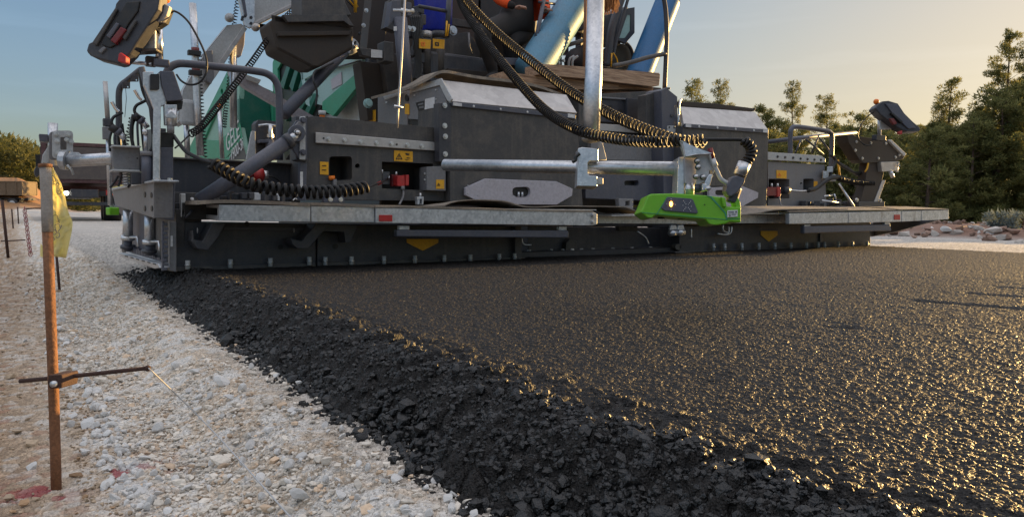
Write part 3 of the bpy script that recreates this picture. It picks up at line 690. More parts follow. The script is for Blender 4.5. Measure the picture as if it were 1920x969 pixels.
# lower kick boards
KB = PL('kick_board', [(744,431),(1064,432),(1067,435),(1067,444),(1060,446),(744,444)], WY+.02, .05, slate, bev=.01)
for a in ((748,423,768,431),(1048,424,1063,432)): PL('board_hanger', rect(*a), WY+.03, .03, galvm, KB)
KB = PL('kick_board', [(1508,424),(1670,421),(1672,433),(1508,438)], WY+.02, .05, slate, bev=.01)
for a in ((1508,421,1520,425),(1659,415,1669,421)): PL('board_hanger', rect(*a), WY+.03, .03, galvm, KB)
SD('end_deflector', [(1632,418),(1760,412),(1680,434),(1632,444)], P(1640,430,y=4.8).x+.25, .05, dark)
PL('deflector_plate', [(1632,420),(1740,413),(1688,434),(1632,443)], 4.95, .04, dark)
# ---------------- left housing
LB = PL('left_housing', [(573,220),(592,218),(820,240),(822,302),(836,303),(836,377),(573,374)], 5.0, .35, dark2, holes=[rrect(617,293,660,338,6), circ(670,311,4.6), [(716,303),(812,307),(812,312),(800,313),(800,357),(716,353)]])
PL('housing_back', rect(575,260,836,374), 5.22, .02, black, LB)
PL('bolted_strip', [(592,248),(818,267),(818,283),(592,268)], 4.975, .022, alu, LB)
BT('strip_bolt', [(616,261),(646,262.5),(676,266),(706,268),(734,269.5),(764,272),(791,274)], 4.97, 2.9, zinc, LB)
for q_ in ((607,259.5),(744,271)): PL('hole', circ(*q_,1.8), 4.972, .004, black, LB, bev=0)
PL('warning_label', [(600,303),(616,304),(616,328),(600,327)], 4.994, .004, yel, LB, bev=0)
WL = PL('warning_label', [(739,282),(774,284),(774,304),(739,302)], 4.994, .004, yel, LB, bev=0)
def tri_mark(par, cx, cy, s, y, mt):
    PL('warning_triangle', [(cx,cy-s),(cx+s,cy+s*.75),(cx-s,cy+s*.75)], y, .002, mt, par, [[(cx,cy-s*.62),(cx+s*.68,cy+s*.55),(cx-s*.68,cy+s*.55)]], 0)
    PL('warning_bolt', [(cx-.4,cy-s*.3),(cx+.8,cy-s*.3),(cx+.1,cy+s*.4),(cx-.7,cy+s*.4)], y, .002, mt, par, bev=0)
tri_mark(WL, 748.5, 294, 6.5, 4.990, black)
for a in ((760,287,768,291),(762,295,770,297),(759,298.5,768,300)): PL('pictogram', [(a[0],a[1]),(a[2],a[1]+1.5),(a[2]-1,a[3]),(a[0]+2,a[3])], 4.990, .002, black, WL, bev=0)
for a in ((604,310,612,311.5),(604,318,612,319.5)): PL('pictogram', rect(*a), 4.990, .002, black, LB, bev=0)
TB('orange_grip', [(617,334,('y',4.98)),(627,333,('y',4.98))], 4, ora)
PL('latch', rect(625,336,632,348), 4.97, .03, grey, LB)
PL('inner_block', rect(652,322,661,338), 5.12, .05, white, LB)
# plugs in the recess
PL('socket_box', rect(717,322,731,346), 5.10, .10, grey, LB)
part('cable_socket', ypipe(MB(), [(727,333),(729,333.5)], 5.06, 5, 14), zinc, LB, True)
TB('sensor_lead', [(728,335,('y',5.0)),(712,343,('y',4.8)),(685,353,('y',4.6))], 1.6, black, LB, 5)
part('pink_tag', ypipe(MB(), [(708,345),(715,342)], 4.86, 3, 8), red, LB, True)
RP = PL('red_plug', rrect(745,329,759,349,2), 4.98, .07, red, LB)
PL('plug_flange', rect(761,328,767,348), 4.97, .06, red, RP)
PL('plug_back', rect(735,327,746,350), 5.06, .04, dred, RP)
part('plug_gland', ypipe(MB(), [(755,349),(755,356)], 4.99, 4, 10), grey, RP, True)
TB('plug_cable', [(756,356,('y',4.99)),(756,368,('y',4.96)),(749,383,('y',4.8))], 2, grey, RP, 5)
for q_ in ((743,322),(716.5,318)): part('cap_pin', ypipe(MB(), [q_,(q_[0],q_[1]+7)], 5.02, 2, 8), zinc, LB, True)
CB = PL('control_box', [(800,313),(836,311),(836,358),(800,357)], 4.93, .12, grey, LB)
PL('warning_label', rect(818,337,833,354), 4.925, .004, yel, CB, bev=0)
tri_mark(CB, 822.5, 346, 3, 4.921, black)
for q_ in ((797,326),(799,332),(797,337),(799,342)): part('box_rivet', bolts(MB(), [q_], 4.95, 1.6, .006), zinc, CB)
part('grease_nipple_stand', ypipe(MB(), [(788,362),(788,371)], 4.9, 2.2, 8), zinc, LB, True)
ST = PL('clamp_stand', [(782,369),(795,369),(794,384),(783,384)], 4.88, .04, galvm, LB, [[(786,372),(791,372),(791,382),(786,382)]])
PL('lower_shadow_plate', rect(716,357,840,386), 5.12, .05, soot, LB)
PL('foot_block', rect(608,367,646,380), 4.9, .06, slate, LB)
for q_ in ((620,374),(639,374)): part('block_bolt', bolts(MB(), [q_], 4.895, 3, .006, 10), zinc, LB)
# hinge column with star nuts on the left of the housing
HC = PL('hinge_column', [(555,218),(578,217),(580,302),(572,304),(555,300)], 4.93, .1, dark)
PL('bearing_plate', [(548,240),(556,226),(576,222),(576,300),(560,296),(546,275)], 4.90, .03, slate, HC)
PL('adjuster_strip', [(562,219),(573,218),(573,300),(562,299)], 4.885, .012, lgrey, HC)
for q_ in (226, 286): part('star_nut', bolts(MB(), [(568,q_)], 4.88, 4, .02, 6), slate, HC)
PL('plain_post', [(563,300),(576,302),(574,376),(562,376)], 4.95, .05, slate, HC)
PL('type_label', rect(563,322,568,352), 4.945, .004, white, HC, bev=0)
b = MB(); plate(b, circ(557,250,16,16), 4.86, .03); EY = part('pin_boss', b, slate, HC, bev=.003)
for r, m_ in ((8.5, dark), (6.5, zinc), (4.5, galvt)): part('pin', bolts(MB(), [(557,249)], 4.855, r*.66, .016+.01*(9-r)/4, 16), m_, EY, True)
PL('rod_lug', [(530,262),(560,228),(572,226),(560,262),(545,272)], 4.875, .04, grey, HC)
# small screed column
SC = PL('bolted_column', [(822,193),(846,193),(846,303),(824,303)], 4.90, .08, dark)
BT('star_bolt', [(834,198),(834,236),(835,256),(835,289)], 4.895, 3.4, zinc, SC)
# ---------------- hydraulic struts
D1 = part('push_rod', MB().tube([P(374,377,y=4.9), P(545,262,y=4.86)], .046, 20), slate, PAV, True)
part('rod_tip', MB().tube([P(543,264,y=4.86), P(557,250,y=4.88)], .030, 14), galvt, D1, True)
part('rod_seal', MB().tube([P(536,268,y=4.862), P(546,261.5,y=4.86)], .051, 20), dark, D1, True)
D2 = part('lift_strut', MB().tube([P(532,214,y=6.2), P(648,94,y=6.9)], .053, 20), slate, PAV, True)
e_ = P(656,88,y=6.95); part('strut_eye', MB().tube([e_+Vector((0, -.05, 0)), e_+Vector((0, .05, 0))], .075, 20), lgrey, D2, True)
part('strut_pin', MB().tube([e_+Vector((0, -.09, 0)), e_+Vector((0, .05, 0))], .035, 14), zinc, D2, True)
part('strut_clip', MB().box(P(648,95,y=6.86), (.035, .03, .03)), lgrey, D2)
TB('strut_hose', [(592,200,('y',6.1)),(594,170,('y',6.1)),(587,150,('y',6.1)),(590,135,('y',6.15)),(603,128,('y',6.2)),(625,118,('y',6.25))], 2, black, sm=6)
# ---------------- dark hood boxes of the screed (left and right) with aluminium lids
def hood(front, lid, top, strip, lab, oct_=None, slot=None):
    h_ = PL('hood_box', front, 4.90, .55, dark2)
    a, b_, c_, d_ = lid    # back-left, back-right, front-right, front-left
    m2 = MB(); m2.prism([P(*a, y=5.05), P(*b_, y=5.05), P(*c_, y=4.885), P(*d_, y=4.885)], (0, .03, -.03)); part('sloping_lid', m2, alu, h_, bev=.003)
    PL('hinge_strip', strip, 4.882, .016, slate, h_)
    n = 4
    for i in range(n):
        t = (i+.8)/(n+.6); x = strip[0][0]+(strip[1][0]-strip[0][0])*t; y = (strip[0][1]+strip[3][1])/2+(strip[1][1]-strip[0][1])*t
        part('strip_screw', bolts(MB(), [(x, y)], 4.880, 1.5, .004, 8), white, h_)
    for l in lab: PL('strip_label', l, 4.878, .003, white, h_, bev=0)
    if oct_:
        o_ = PL('access_plate', oct_, 4.865, .03, lilac, h_, [slot])
        PL('slot_back', [(slot[0][0]-40,slot[0][1]-8),(slot[0][0]+4,slot[0][1]-8),(slot[0][0]+4,slot[0][1]+18),(slot[0][0]-40,slot[0][1]+18)], 4.893, .004, black, o_, bev=0)
    return h_
HL = hood([(846,192),(1082,222),(1093,386),(844,378)], [(828,150),(1062,178),(1082,212),(848,190)], None, [(848,191),(1080,216),(1080,224),(848,199)],
     [[(850,192),(866,194),(866,200),(850,198)], [(1065,213),(1078,215),(1078,222),(1065,220)]],
     [(873,352),(911,335),(1043,340),(1074,354),(1073,367),(1044,384),(908,383),(873,366)], rrect(960,350,994,369,8))
for i in (0, 1): part('inner_pin', ypipe(MB(), [(972+i*7,360),(972+i*7,369)], 4.885, 2.5, 8), galvt, HL, True)
for q_ in ((878,348),(919,339),(960,342),(998,343),(1036,345),(1068,352),(877,362),(896,366),(1020,378)): part('plate_rivet', bolts(MB(), [q_], 4.863, .8, .003, 6), lgrey, HL)
HR = hood([(1280,236),(1441,249),(1437,388),(1276,384)], [(1276,200),(1416,210),(1440,243),(1282,232)], None, [(1284,232),(1441,243),(1441,250),(1284,239)],
     [[(1286,233),(1296,234),(1296,239),(1286,238)], [(1431,243),(1440,243.5),(1440,249),(1431,248.5)]],
     [(1330,352),(1392,349),(1422,361),(1421,371),(1392,387),(1330,386)], rrect(1341,356,1364,366,4))
PL('lid_edge', [(1274,190),(1340,194),(1418,204),(1414,209),(1276,199)], 5.06, .10, soot, HR)
# gable of the left hood and the panels beside it, on the side plane of the machine
xg = 2.745
GB = SD('gable_panel', [(768,172),(828,152),(828,165),(840,200),(838,240),(815,236),(806,226),(765,223)], xg, .04, grey)
SD('gable_edge', [(768,163),(827,147),(848,186),(844,191),(838,189),(824,160),(768,175)], xg-.015, .012, lgrey, GB)
SD('lid_edge', [(717,178),(752,168),(752,178),(721,188)], xg-.015, .012, lgrey, GB)
SD('panel', [(708,182),(764,170),(764,235),(708,230)], xg+.02, .04, grey, GB)
SD('warning_label', [(759,195),(767,195),(767,215),(759,214)], xg-.006, .004, yel, GB, bev=0)
SD('type_label', [(797,186),(815,182),(814,202),(796,206)], xg-.006, .004, white, GB, bev=0)
SD('vent_slots', [(779,193),(795,189),(796,205),(784,208)], xg-.004, .003, black, GB, [[(782,195),(793,192),(794,196),(783,198)], [(784,200),(794,198),(795,202),(785,204)]], 0)
SD('cable_hole', circ(762,184,3.2,10,2.2), xg-.004, .01, black, GB, bev=0)
SD('dark_opening', [(766,222),(812,224),(818,238),(766,234)], xg+.03, .02, black, GB, bev=0)
for q_ in ((777,179),(817,169),(724,192),(817,186)): SD('rivet', circ(*q_,1.6,8), xg-.006, .006, zinc, GB, bev=0)
# thin worn sheet lying over the hood
b = MB(); tp = smooth_path([P(a,c,y=yy) for a,c,yy in ((718,176,5.9),(765,163,5.5),(800,147,5.2),(829,132,5.05),(865,137,5.05),(900,143,5.05),(960,150,5.05),(1010,160,5.05),(1060,178,5.05))], 6)
vs = tp + [p+Vector((.02, .30, .012)) for p in tp]; n = len(tp); vs2 = [v-Vector((0, 0, .022)) for v in vs]
fs = []
for i in range(n-1):
    fs += [(i, i+1, n+i+1, n+i), (2*n+i, 3*n+i, 3*n+i+1, 2*n+i+1), (i, 2*n+i, 2*n+i+1, i+1), (n+i, n+i+1, 3*n+i+1, 3*n+i)]
b.add(vs+vs2, fs+[(0, n, 3*n, 2*n), (n-1, 3*n-1, 4*n-1, 2*n-1)]); part('cover_sheet', b, rubb, PAV)
# ---------------- middle of the screed
MD = PL('centre_housing', [(1085,178),(1240,170),(1240,385),(1085,385)], 5.45, .3, dark2)
PL('instrument_panel', [(1124,186),(1176,190),(1176,232),(1124,228)], 5.40, .04, dark, MD)
PL('panel_lip', [(1120,181),(1180,185),(1180,188),(1120,184)], 5.38, .05, grey, MD)
for q_, r in (((1145,200),3),((1163,209),4)): PL('dial', circ(*q_,r), 5.39, .008, black, MD, bev=0)
PL('side_box', [(1176,184),(1210,186),(1240,180),(1240,236),(1176,232)], 5.36, .08, dark, MD)
PL('shelf', [(1124,232),(1252,240),(1252,254),(1124,245)], 5.30, .12, alu, MD)
PL('cross_panel', [(1108,256),(1266,262),(1266,302),(1108,300)], 5.15, .05, grey, MD)
PL('lower_panel', [(1098,326),(1262,328),(1262,378),(1098,372)], 5.12, .05, slate, MD, [rrect(1170,338,1197,348,4)])
PL('slot_back', rect(1168,336,1199,350), 5.18, .01, black, MD, bev=0)
PL('filler', rect(1088,300,1278,330), 5.2, .02, dark2, MD)
CO = PL('tower_column', [(1240,170),(1249,165),(1270,182),(1272,370),(1245,370)], 5.0, .22, slate)
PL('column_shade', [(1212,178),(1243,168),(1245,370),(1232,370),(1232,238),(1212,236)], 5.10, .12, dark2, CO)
PL('column_foot_plate', rect(1252,236,1267,252), 4.985, .015, lgrey, CO)
for q_ in ((1255,239),(1264,239)): part('plate_bolt', bolts(MB(), [q_], 4.984, 1.4, .004), dark, CO)
PL('latch_key', circ(1261,217,3), 4.99, .02, dark, CO)
TB('grab_bar', [(1271,236,('y',4.97)),(1273,210,('y',4.97)),(1274,195,('y',4.97)),(1277,186,('y',5.0))], 1.8, galvt, CO, 4)
HG = PL('hanger_bracket', [(1160,372),(1188,373),(1187,396),(1162,395)], 4.9, .05, grey, MD, [rect(1172,376,1180,385)])
PL('lower_hanger', [(1160,424),(1196,425),(1195,434),(1162,433)], 4.9, .05, dark2, MD)
PL('under_beam', [(1080,388),(1460,390),(1460,425),(1080,425)], 5.15, .05, black, MD)
for pts in ([(1195,434),(1210,445),(1216,458)], [(1356,420),(1356,432),(1366,436),(1366,424)], [(1345,438),(1360,440),(1370,436),(1372,424)], [(1296,428),(1296,448)]):
    TB('linkage_rod', [(a,b_,('y',4.72)) for a,b_ in pts], 1.8, galvt, MD, 4)
for a, b_ in ((1262,436),(1276,435)):
    part('roller', MB().tube([P(a-5,b_+1,y=4.58), P(a+5,b_,y=4.60)], .028, 16), galvt, MD, True)
    PL('roller_fork', [(a-4,422),(a+6,422),(a+8,430),(a-6,431)], 4.58, .02, galvm, MD)
PL('hinge_bolt', circ(1272,463,6), 4.8, .05, dark2, MD)
b = MB()
for i in range(9): b.box(P(1302+i*8, 437+random.uniform(-6,6), y=4.85), (.03, .03, .02))
part('linkage_block', b, dark, MD, bev=.005)
# ---------------- right housing and gear
RB = PL('right_housing', [(1440,303),(1546,309),(1550,387),(1440,387)], 5.0, .35, grey, holes=[rrect(1506,335,1526,360,3), circ(1502,344,2), [(1441,335),(1480,336),(1480,372),(1441,372)]])
PL('housing_back', rect(1441,330,1548,386), 5.2, .02, black, RB)
PL('bolted_strip', [(1440,285),(1540,292),(1548,298),(1548,305),(1440,300)], 4.97, .04, lgrey, RB)
BT('strip_bolt', [(1458,294),(1472,295),(1487,296),(1501,297.5),(1514,298.5),(1527,299.5),(1539,300)], 4.968, 1.6, dark2, RB)
W_ = PL('warning_label', [(1456,319),(1475,320),(1475,335),(1456,334)], 4.994, .004, yel, RB, bev=0); tri_mark(W_, 1461.5, 327.5, 3.5, 4.990, ora)
PL('warning_label', rect(1526,340,1533,351), 4.994, .004, yel, RB, bev=0)
RP = PL('red_plug', rrect(1437,351,1464,367,2), 4.94, .08, dred, RB); PL('plug_flange', rect(1458,351,1464,369), 4.93, .05, red, RP)
TB('plug_cable', [(1461,369,('y',4.93)),(1463,380,('y',4.9)),(1466,390,('y',4.85))], 1.4, grey, RP, 4)
for q_ in (1447, 1458): part('cap_pin', ypipe(MB(), [(q_,344),(q_,352)], 4.97, 2, 8), zinc, RB, True)
part('cable_socket', MB().tube([P(1470,357,y=4.97), P(1478,357,y=4.97)], .04, 14), dark, RB, True)
TB('sensor_lead', [(1478,356,('y',4.95)),(1500,358,('y',4.92)),(1520,357,('y',4.9))], 1.3, chrome, RB, 4)
TB('supply_hose', [(1515,357,('y',4.9)),(1530,353,('y',4.9)),(1545,342,('y',4.88)),(1558,334,('y',4.86)),(1572,332,('y',4.86))], 4.2, black, sm=6)
b = MB(); coil(b, [P(1572,334,y=4.86), P(1600,341,y=4.88), P(1637,344,y=4.9)], .026, .030, .010, 12); part('spiral_hose', b, cabl, PAV, True)
TB('hydraulic_line', [(a,b_,('y',4.95)) for a,b_ in ((1566,300),(1580,312),(1600,323),(1618,324),(1632,322),(1636,312))], 2.2, black, sm=6)
TB('hydraulic_line', [(a,b_,('y',4.97)) for a,b_ in ((1570,304),(1590,315),(1606,327),(1622,326))], 2.2, dark, sm=6)
TB('hydraulic_line', [(a,b_,('y',4.95)) for a,b_ in ((1556,290),(1566,300),(1560,318),(1556,332))], 3, black, sm=6)
TB('guard_hoop', [(a,b_,('y',5.2)) for a,b_ in ((1482,290),(1482,255),(1484,243),(1494,238),(1545,245),(1556,249),(1560,260),(1558,320))], 4.4, slate, sm=6)
TB('hand_rail', [(a,b_,('y',5.8)) for a,b_ in ((1440,266),(1500,259),(1604,249))], 4, slate)
for pts in (((1490,290),(1502,262)), ((1512,262),(1545,290)), ((1536,253),(1522,287)), ((1535,258),(1552,278),(1564,302))):
    TB('brace', [(a,b_,('y',5.75)) for a,b_ in pts], 1.7, dark)
TB('yellow_tether', [(1571,300,('y',5.1)),(1575,335,('y',5.1))], 1.8, yel)
TB('stay_rod', [(1573,344,('y',4.95)),(1604,392,('y',4.8))], 2.2, galvt)
for a, b_, s_ in ((1556,318,8),(1548,328,10),(1562,334,9)):
    part('fitting_cluster', MB().box(P(a,b_,y=4.95), (s_*.004, .03, s_*.004), .6), galvm, PAV, bev=.004)
# right sensor arm and post
RA = PL('sensor_arm', [(1588,253),(1600,252),(1605,256),(1668,262),(1698,290),(1694,298),(1680,303),(1620,306),(1612,300),(1592,268)], 4.85, .14, soot)
PL('arm_cap', [(1666,263),(1672,262),(1700,289),(1696,293)], 4.82, .16, lgrey, RA)
BT('arm_bolt', [(1606,266),(1604,282),(1617,297),(1647,297),(1633,268),(1661,269),(1679,295),(1686,291)], 4.845, 1.8, zinc, RA)
RPO = PL('arm_post', [(1627,304),(1660,303),(1656,330),(1640,384),(1612,384),(1622,345)], 4.88, .10, soot)
PL('post_edge', [(1655,338),(1661,338),(1645,383),(1638,383)], 4.87, .02, alu, RPO)
PL('gauge_block', [(1652,304),(1686,303),(1684,320),(1654,322)], 4.83, .08, alu, RPO)
part('gauge_knob', ypipe(MB(), [(1670,322),(1674,332)], 4.82, 3.6, 10), galvt, RPO, True)
for i in range(4): part('wing_nut', MB().box(P(1684+random.uniform(-2,3),306+i*5,y=4.8), (.012, .012, .010), i), zinc, RPO)
TB('yellow_hose', [(1628,306,('y',4.84)),(1626,316,('y',4.84)),(1622,322,('y',4.84))], 1.6, yel, RPO)
FB = PL('foot_bracket', [(1610,378),(1659,378),(1659,392),(1610,392)], 4.86, .2, dark)
BT('bolt', [(1651,376),(1607,375)], 4.86, 2.5, zinc, FB)
b = MB()
for i in range(14): b.box(P(1500+i*8, 383+random.uniform(-5,4), y=4.95+random.uniform(-.05,.1)), (random.uniform(.015,.035), .03, random.uniform(.012,.04)), random.uniform(0,1))
part('lock_mechanism', b, dark, PAV, bev=.004)
for a, b_, c_, d_ in ((1541,376,1574,380),(1545,368,1560,366),(1564,364,1568,376)): TB('latch_rod', [(a,b_,('y',4.85)),(c_,d_,('y',4.85))], 1.7, galvt)
for i in range(12): part('valve', MB().box(P(400+i*14, 372+random.uniform(-5,3), y=5.0+random.uniform(-.1,.15)), (random.uniform(.015,.04), .03, random.uniform(.012,.035)), random.uniform(0,1)), dark, PAV, bev=.005)
RC = part('red_connector', MB().tube([P(475,328,y=5.2), P(493,328,y=5.2)], .045, 14), red, PAV, True)
part('connector_nut', MB().tube([P(493,328,y=5.2), P(502,328,y=5.2)], .030, 12), zinc, RC, True)
part('connector_nose', MB().tube([P(468,328,y=5.2), P(475,328,y=5.2)], .02, 12), dred, RC, True)
TB('connector_cable', [(502,330,('y',5.2)),(515,333,('y',5.2)),(527,342,('y',5.2))], 1.8, black, RC, 5)
NP = PL('number_plate', [(474,364),(478,361),(522,363),(525,366),(525,376),(474,375)], 4.92, .05, white)
for i in range(3): PL('plate_mark', [(496+i*2.6,365),(498+i*2.6,365),(498.4+i*2.6,372),(497.4+i*2.6,372),(497.2+i*2.6,367),(496+i*2.6,367)], 4.915, .003, black, NP, bev=0)
TB('wire_loop', [(a,b_,('y',4.8)) for a,b_ in ((549,376),(556,369),(557,365),(553,363.5),(550,366),(553,371),(557,374))], .9, chrome, sm=5)
# bracket with small cylinder in front of the hopper
SB = PL('cylinder_console', [(479,232),(484,225),(522,228),(522,300),(480,300)], 5.9, .12, dark)
PL('console_side', [(472,246),(479,246),(480,300),(462,300)], 5.88, .03, lgrey, SB)
part('console_cylinder', ypipe(MB(), [(507,262),(506,300)], 5.85, 9, 14), slate, SB, True)
PL('console_shelf', [(487,262),(518,262),(518,268),(487,268)], 5.82, .08, slate, SB)
part('console_rod', ypipe(MB(), [(507,234),(507,262)], 5.84, 4, 12), galvt, SB, True)
part('rod_nut', ypipe(MB(), [(507,252),(507,258)], 5.83, 6, 6), galvt, SB)
TB('console_valve', [(485,236,('y',5.85)),(500,234,('y',5.85)),(520,236,('y',5.85))], 2.4, galvt, SB)
# ---------------- tractor: green hopper side
XH = 2.25
H = SD('hopper_side', [(427,137),(449,150),(449,235),(462,300),(360,298),(356,285)], XH, .06, mint, bev=.01)
SD('hopper_rim', [(427,132),(436,138),(372,285),(362,300),(350,300),(356,275)], XH-.03, .03, midg, H, [circ(416,172,2.5,10,2.3), circ(384,239,2.2,10,2.2)])
SD('hopper_band', [(420,256),(449,230),(454,262),(424,296),(372,298),(376,285)], XH-.012, .01, midg, H)
SD('model_band', [(446,270),(451,262),(463,300),(428,300)], XH-.022, .01, dark2, H)
SD('hopper_base', [(372,262),(420,264),(430,300),(362,300)], XH-.006, .008, midg, H)
o_, X_ = P(424.5,287,x=XH-.026), P(450,256,x=XH-.026)
TXT('lettering', 'GELE', o_, X_-o_, Vector((0, 0, 1)), (X_-o_).length/2.25, white, H)
o_, X_ = P(433,304,x=XH-.038), P(458,276,x=XH-.038)
TXT('lettering', '1900-3i', o_, X_-o_, Vector((0, 0, 1)), (X_-o_).length/3.2, white, H)
PL('hopper_end', [(449,152),(470,153),(512,172),(520,300),(462,300),(449,236)], P(449,236,x=XH).y-.02, .10, green)
PL('hopper_flange', [(508,170),(518,176),(526,300),(516,300)], P(449,236,x=XH).y-.10, .06, midg)
AR = PL('support_arm', [(430,122),(452,127),(470,150),(595,222),(560,222),(462,165),(432,140)], 7.2, .10, lilac)
PL('arm_joint', [(462,140),(490,150),(485,158),(462,150)], 7.17, .02, lgrey, AR)
TB('arm_upright', [(437,85,('y',7.1)),(438,240,('y',7.1))], 6.5, galvt)
PL('arm_cover', [(437,80),(452,62),(460,58),(458,85),(452,106),(442,104)], 7.1, .1, lilac)
# green louvred engine cover
LV = SD('engine_cover', [(511,118),(518,100),(535,92),(600,120),(606,190),(590,225),(535,300),(522,240),(512,190)], 2.9, .05, black)
SD('cover_frame', [(511,118),(518,98),(535,92),(539,98),(520,130),(524,200),(511,165)], 2.86, .03, midg, LV)
for k in range(4):
    SD('louvre', [(525+k*17,158+k*4),(546+k*14,100+k*9),(551+k*14,103+k*9),(531+k*17,168+k*4)], 2.84, .06, green, LV)
for k in range(3): SD('louvre', [(530+k*16,215+k*6),(560+k*14,175),(566+k*14,178),(536+k*16,228+k*4)], 2.84, .06, green, LV)
SD('cover_bar', [(559,113),(565,116),(580,200),(573,196)], 2.83, .03, teal, LV)
SP = SD('side_panel', [(566,150),(600,128),(672,118),(672,137),(604,198),(575,190)], 2.86, .05, teal)
SD('panel_band', [(604,192),(672,134),(680,118),(680,150),(624,218),(604,206)], 2.84, .05, midg, SP)
SD('panel_top', [(562,122),(606,112),(680,112),(672,120),(600,132),(566,152)], 2.83, .04, teal, SP)
TB('panel_seam', [(606,135,('x',2.82)),(640,124,('x',2.82)),(676,114,('x',2.82))], 1.4, dark, SP)
SD('faded_sticker', [(620,150),(640,135),(641,158),(622,168)], 2.852, .004, lilac, SP, bev=0)
SD('mud_guard', [(600,215),(635,215),(682,152),(694,232),(600,235)], 3.0, .05, lgrey)
SD('guard_label', [(691,208),(704,206),(704,228),(691,227)], 2.85, .004, yel, bev=0)
part('tank_cap', ypipe(MB(), [(604,208),(604,216)], 5.5, 7, 14), lgrey, PAV, True)
part('tank_neck', ypipe(MB(), [(604,214),(604,222)], 5.5, 5, 14), ora, PAV, True)
# swung-out driver platform seen from below
DP = PL('driver_platform', [(506,40),(520,32),(620,28),(648,32),(664,52),(662,92),(600,126),(585,126),(520,92),(512,60)], 6.3, .35, soot, bev=.02)
PL('platform_rim', [(530,28),(650,28),(664,50),(655,48),(645,40),(540,42)], 6.24, .05, dark2, DP)
PL('platform_step', [(520,60),(660,58),(655,66),(522,68)], 6.26, .03, soot, DP)
SEB = PL('seat_console', [(566,-40),(645,-40),(648,6),(660,30),(566,32)], 6.35, .3, dark2, bev=.01)
SD('platform_side', [(640,0),(672,30),(668,45),(645,28)], 3.5, .04, dark2, DP)
TB('yellow_bar', [(668,-30,('y',6.5)),(666,24,('y',6.5))], 3, yel)
for i in range(4): TB('seat_tube', [(640+i*6,-10,('y',6.6)),(662+i*3,14,('y',6.6))], 1.5, yel if i%2 else dark)
# machine body behind posts
PL('machine_body', [(640,-20),(905,-20),(905,160),(840,170),(700,190),(690,118),(662,95)], 7.4, 1.5, soot, bev=.02)
PL('machine_core', [(692,100),(760,100),(830,240),(692,240)], 7.3, 1.2, dark, bev=.02)
SD('frame_post', [(674,-10),(698,-10),(682,92),(662,86)], 3.4, .12, dark2)
BT('bolt', [(687,20),(682,48)], 6.35, 2.6, zinc)
PL('frame_post', [(698,-10),(735,-10),(726,50),(718,92),(688,92)], 6.9, .2, soot)
PL('frame_gusset', [(722,52),(730,0),(760,0),(762,34),(745,60)], 6.3, .1, dark2)
for a, b_ in ((667,80),(676,63)): PL('slot', circ(a,b_,1.6,8,2), 6.3, .03, black, bev=0)
PL('type_label_arm', [(674,90),(700,92),(718,96),(718,110),(700,108),(680,104)], 6.25, .08, dark2)
PL('type_label', [(696,93),(717,95),(717,109),(696,108)], 6.24, .004, white, bev=0)
b = MB().box(P(723,100,y=6.3), (.05, .08, .09)); part('hinge_block', b, dark2, PAV, bev=.01)
PL('leg_plate', [(676,115),(722,120),(745,225),(690,225)], 6.6, .2, soot)
PL('leg_plate', [(718,108),(740,100),(770,175),(750,225),(735,225)], 6.5, .15, dark2)
part('blue_bolt', bolts(MB(), [(690,194)], 6.1, 6, .03, 12), teal, PAV)
SD('lower_link', [(682,150),(700,160),(704,208),(690,212)], 2.95, .06, soot)
HCY = part('hydraulic_cylinder', ypipe(MB(), [(750,34),(764,182)], 5.9, 13, 20), slate, PAV, True)
PL('cylinder_fork', [(735,2),(752,0),(752,34),(738,40),(728,50)], 5.9, .1, slate, HCY)
PL('cylinder_fork', [(764,4),(772,6),(772,30),(764,30)], 5.9, .1, slate, HCY)
PL('cylinder_label', rect(739,50,744,58), 5.83, .01, white, HCY, bev=0)
part('fork_pin', ypipe(MB(), [(735,20),(775,22)], 5.92, 5, 12), zinc, HCY, True)
b = MB()
for i in range(16): b.box(P(772+random.uniform(0,16), 20+i*9, y=6.2), (.03, .05, random.uniform(.02,.05)), random.uniform(-.5,.5))
part('hose_manifold', b, dark, PAV, bev=.006)
for i in range(5): TB('hydraulic_line', [(770+i*4,30,('y',6.1)),(776+i*3,70,('y',6.08)),(780+i*2,110+i*6,('y',6.1)),(774+i*3,150,('y',6.1))], 2.4, black, sm=6)
for q_ in ((766,54),(774,55)): part('gland', bolts(MB(), [q_], 6.0, 3.5, .03, 8), zinc, PAV)
# filter bowls with yellow labels
for a in (797, 823):
    f_ = part('filter_bowl', ypipe(MB(), [(a,66),(a-1,145)], 6.25, 12, 18), dark2, PAV, True)
    part('filter_cap', ypipe(MB(), [(a,60),(a,72)], 6.25, 13.2, 18), alu if a < 800 else dark, f_, True)
    l_ = PL('filter_label', [(a-11,73),(a+11,75),(a+10,92),(a-11,91)], 6.06, .006, yel, f_, bev=0)
    PL('pictogram', [(a-7,79),(a,80),(a,87),(a-7,86)], 6.055, .002, black if a > 800 else ora, l_, [[(a-5,81),(a-2,81),(a-2,85),(a-5,84)]], 0)
TB('drum_rail', [(785,12,('y',6.0)),(840,22,('y',6.0))], 3.4, dark)
TB('drum_post', [(843,-20,('y',6.0)),(838,70,('y',6.0))], 5, dark)
TB('yellow_tube', [(838,40,('y',5.95)),(836,68,('y',5.95))], 1.6, yel); TB('yellow_tube', [(842,46,('y',5.95)),(839,68,('y',5.95))], 1.2, yel)
PL('deck_rail', [(845,33),(905,44),(905,56),(843,47)], 6.6, .06, dark2)
part('round_lamp', bolts(MB(), [(849,58)], 6.3, 6, .03, 14), zinc, PAV)
PL('deck_wall', [(832,66),(878,60),(900,90),(898,150),(830,140)], 6.5, .1, dark2)
PL('deck_wall', [(870,100),(930,60),(985,140),(985,170),(850,160)], 6.7, .1, soot)
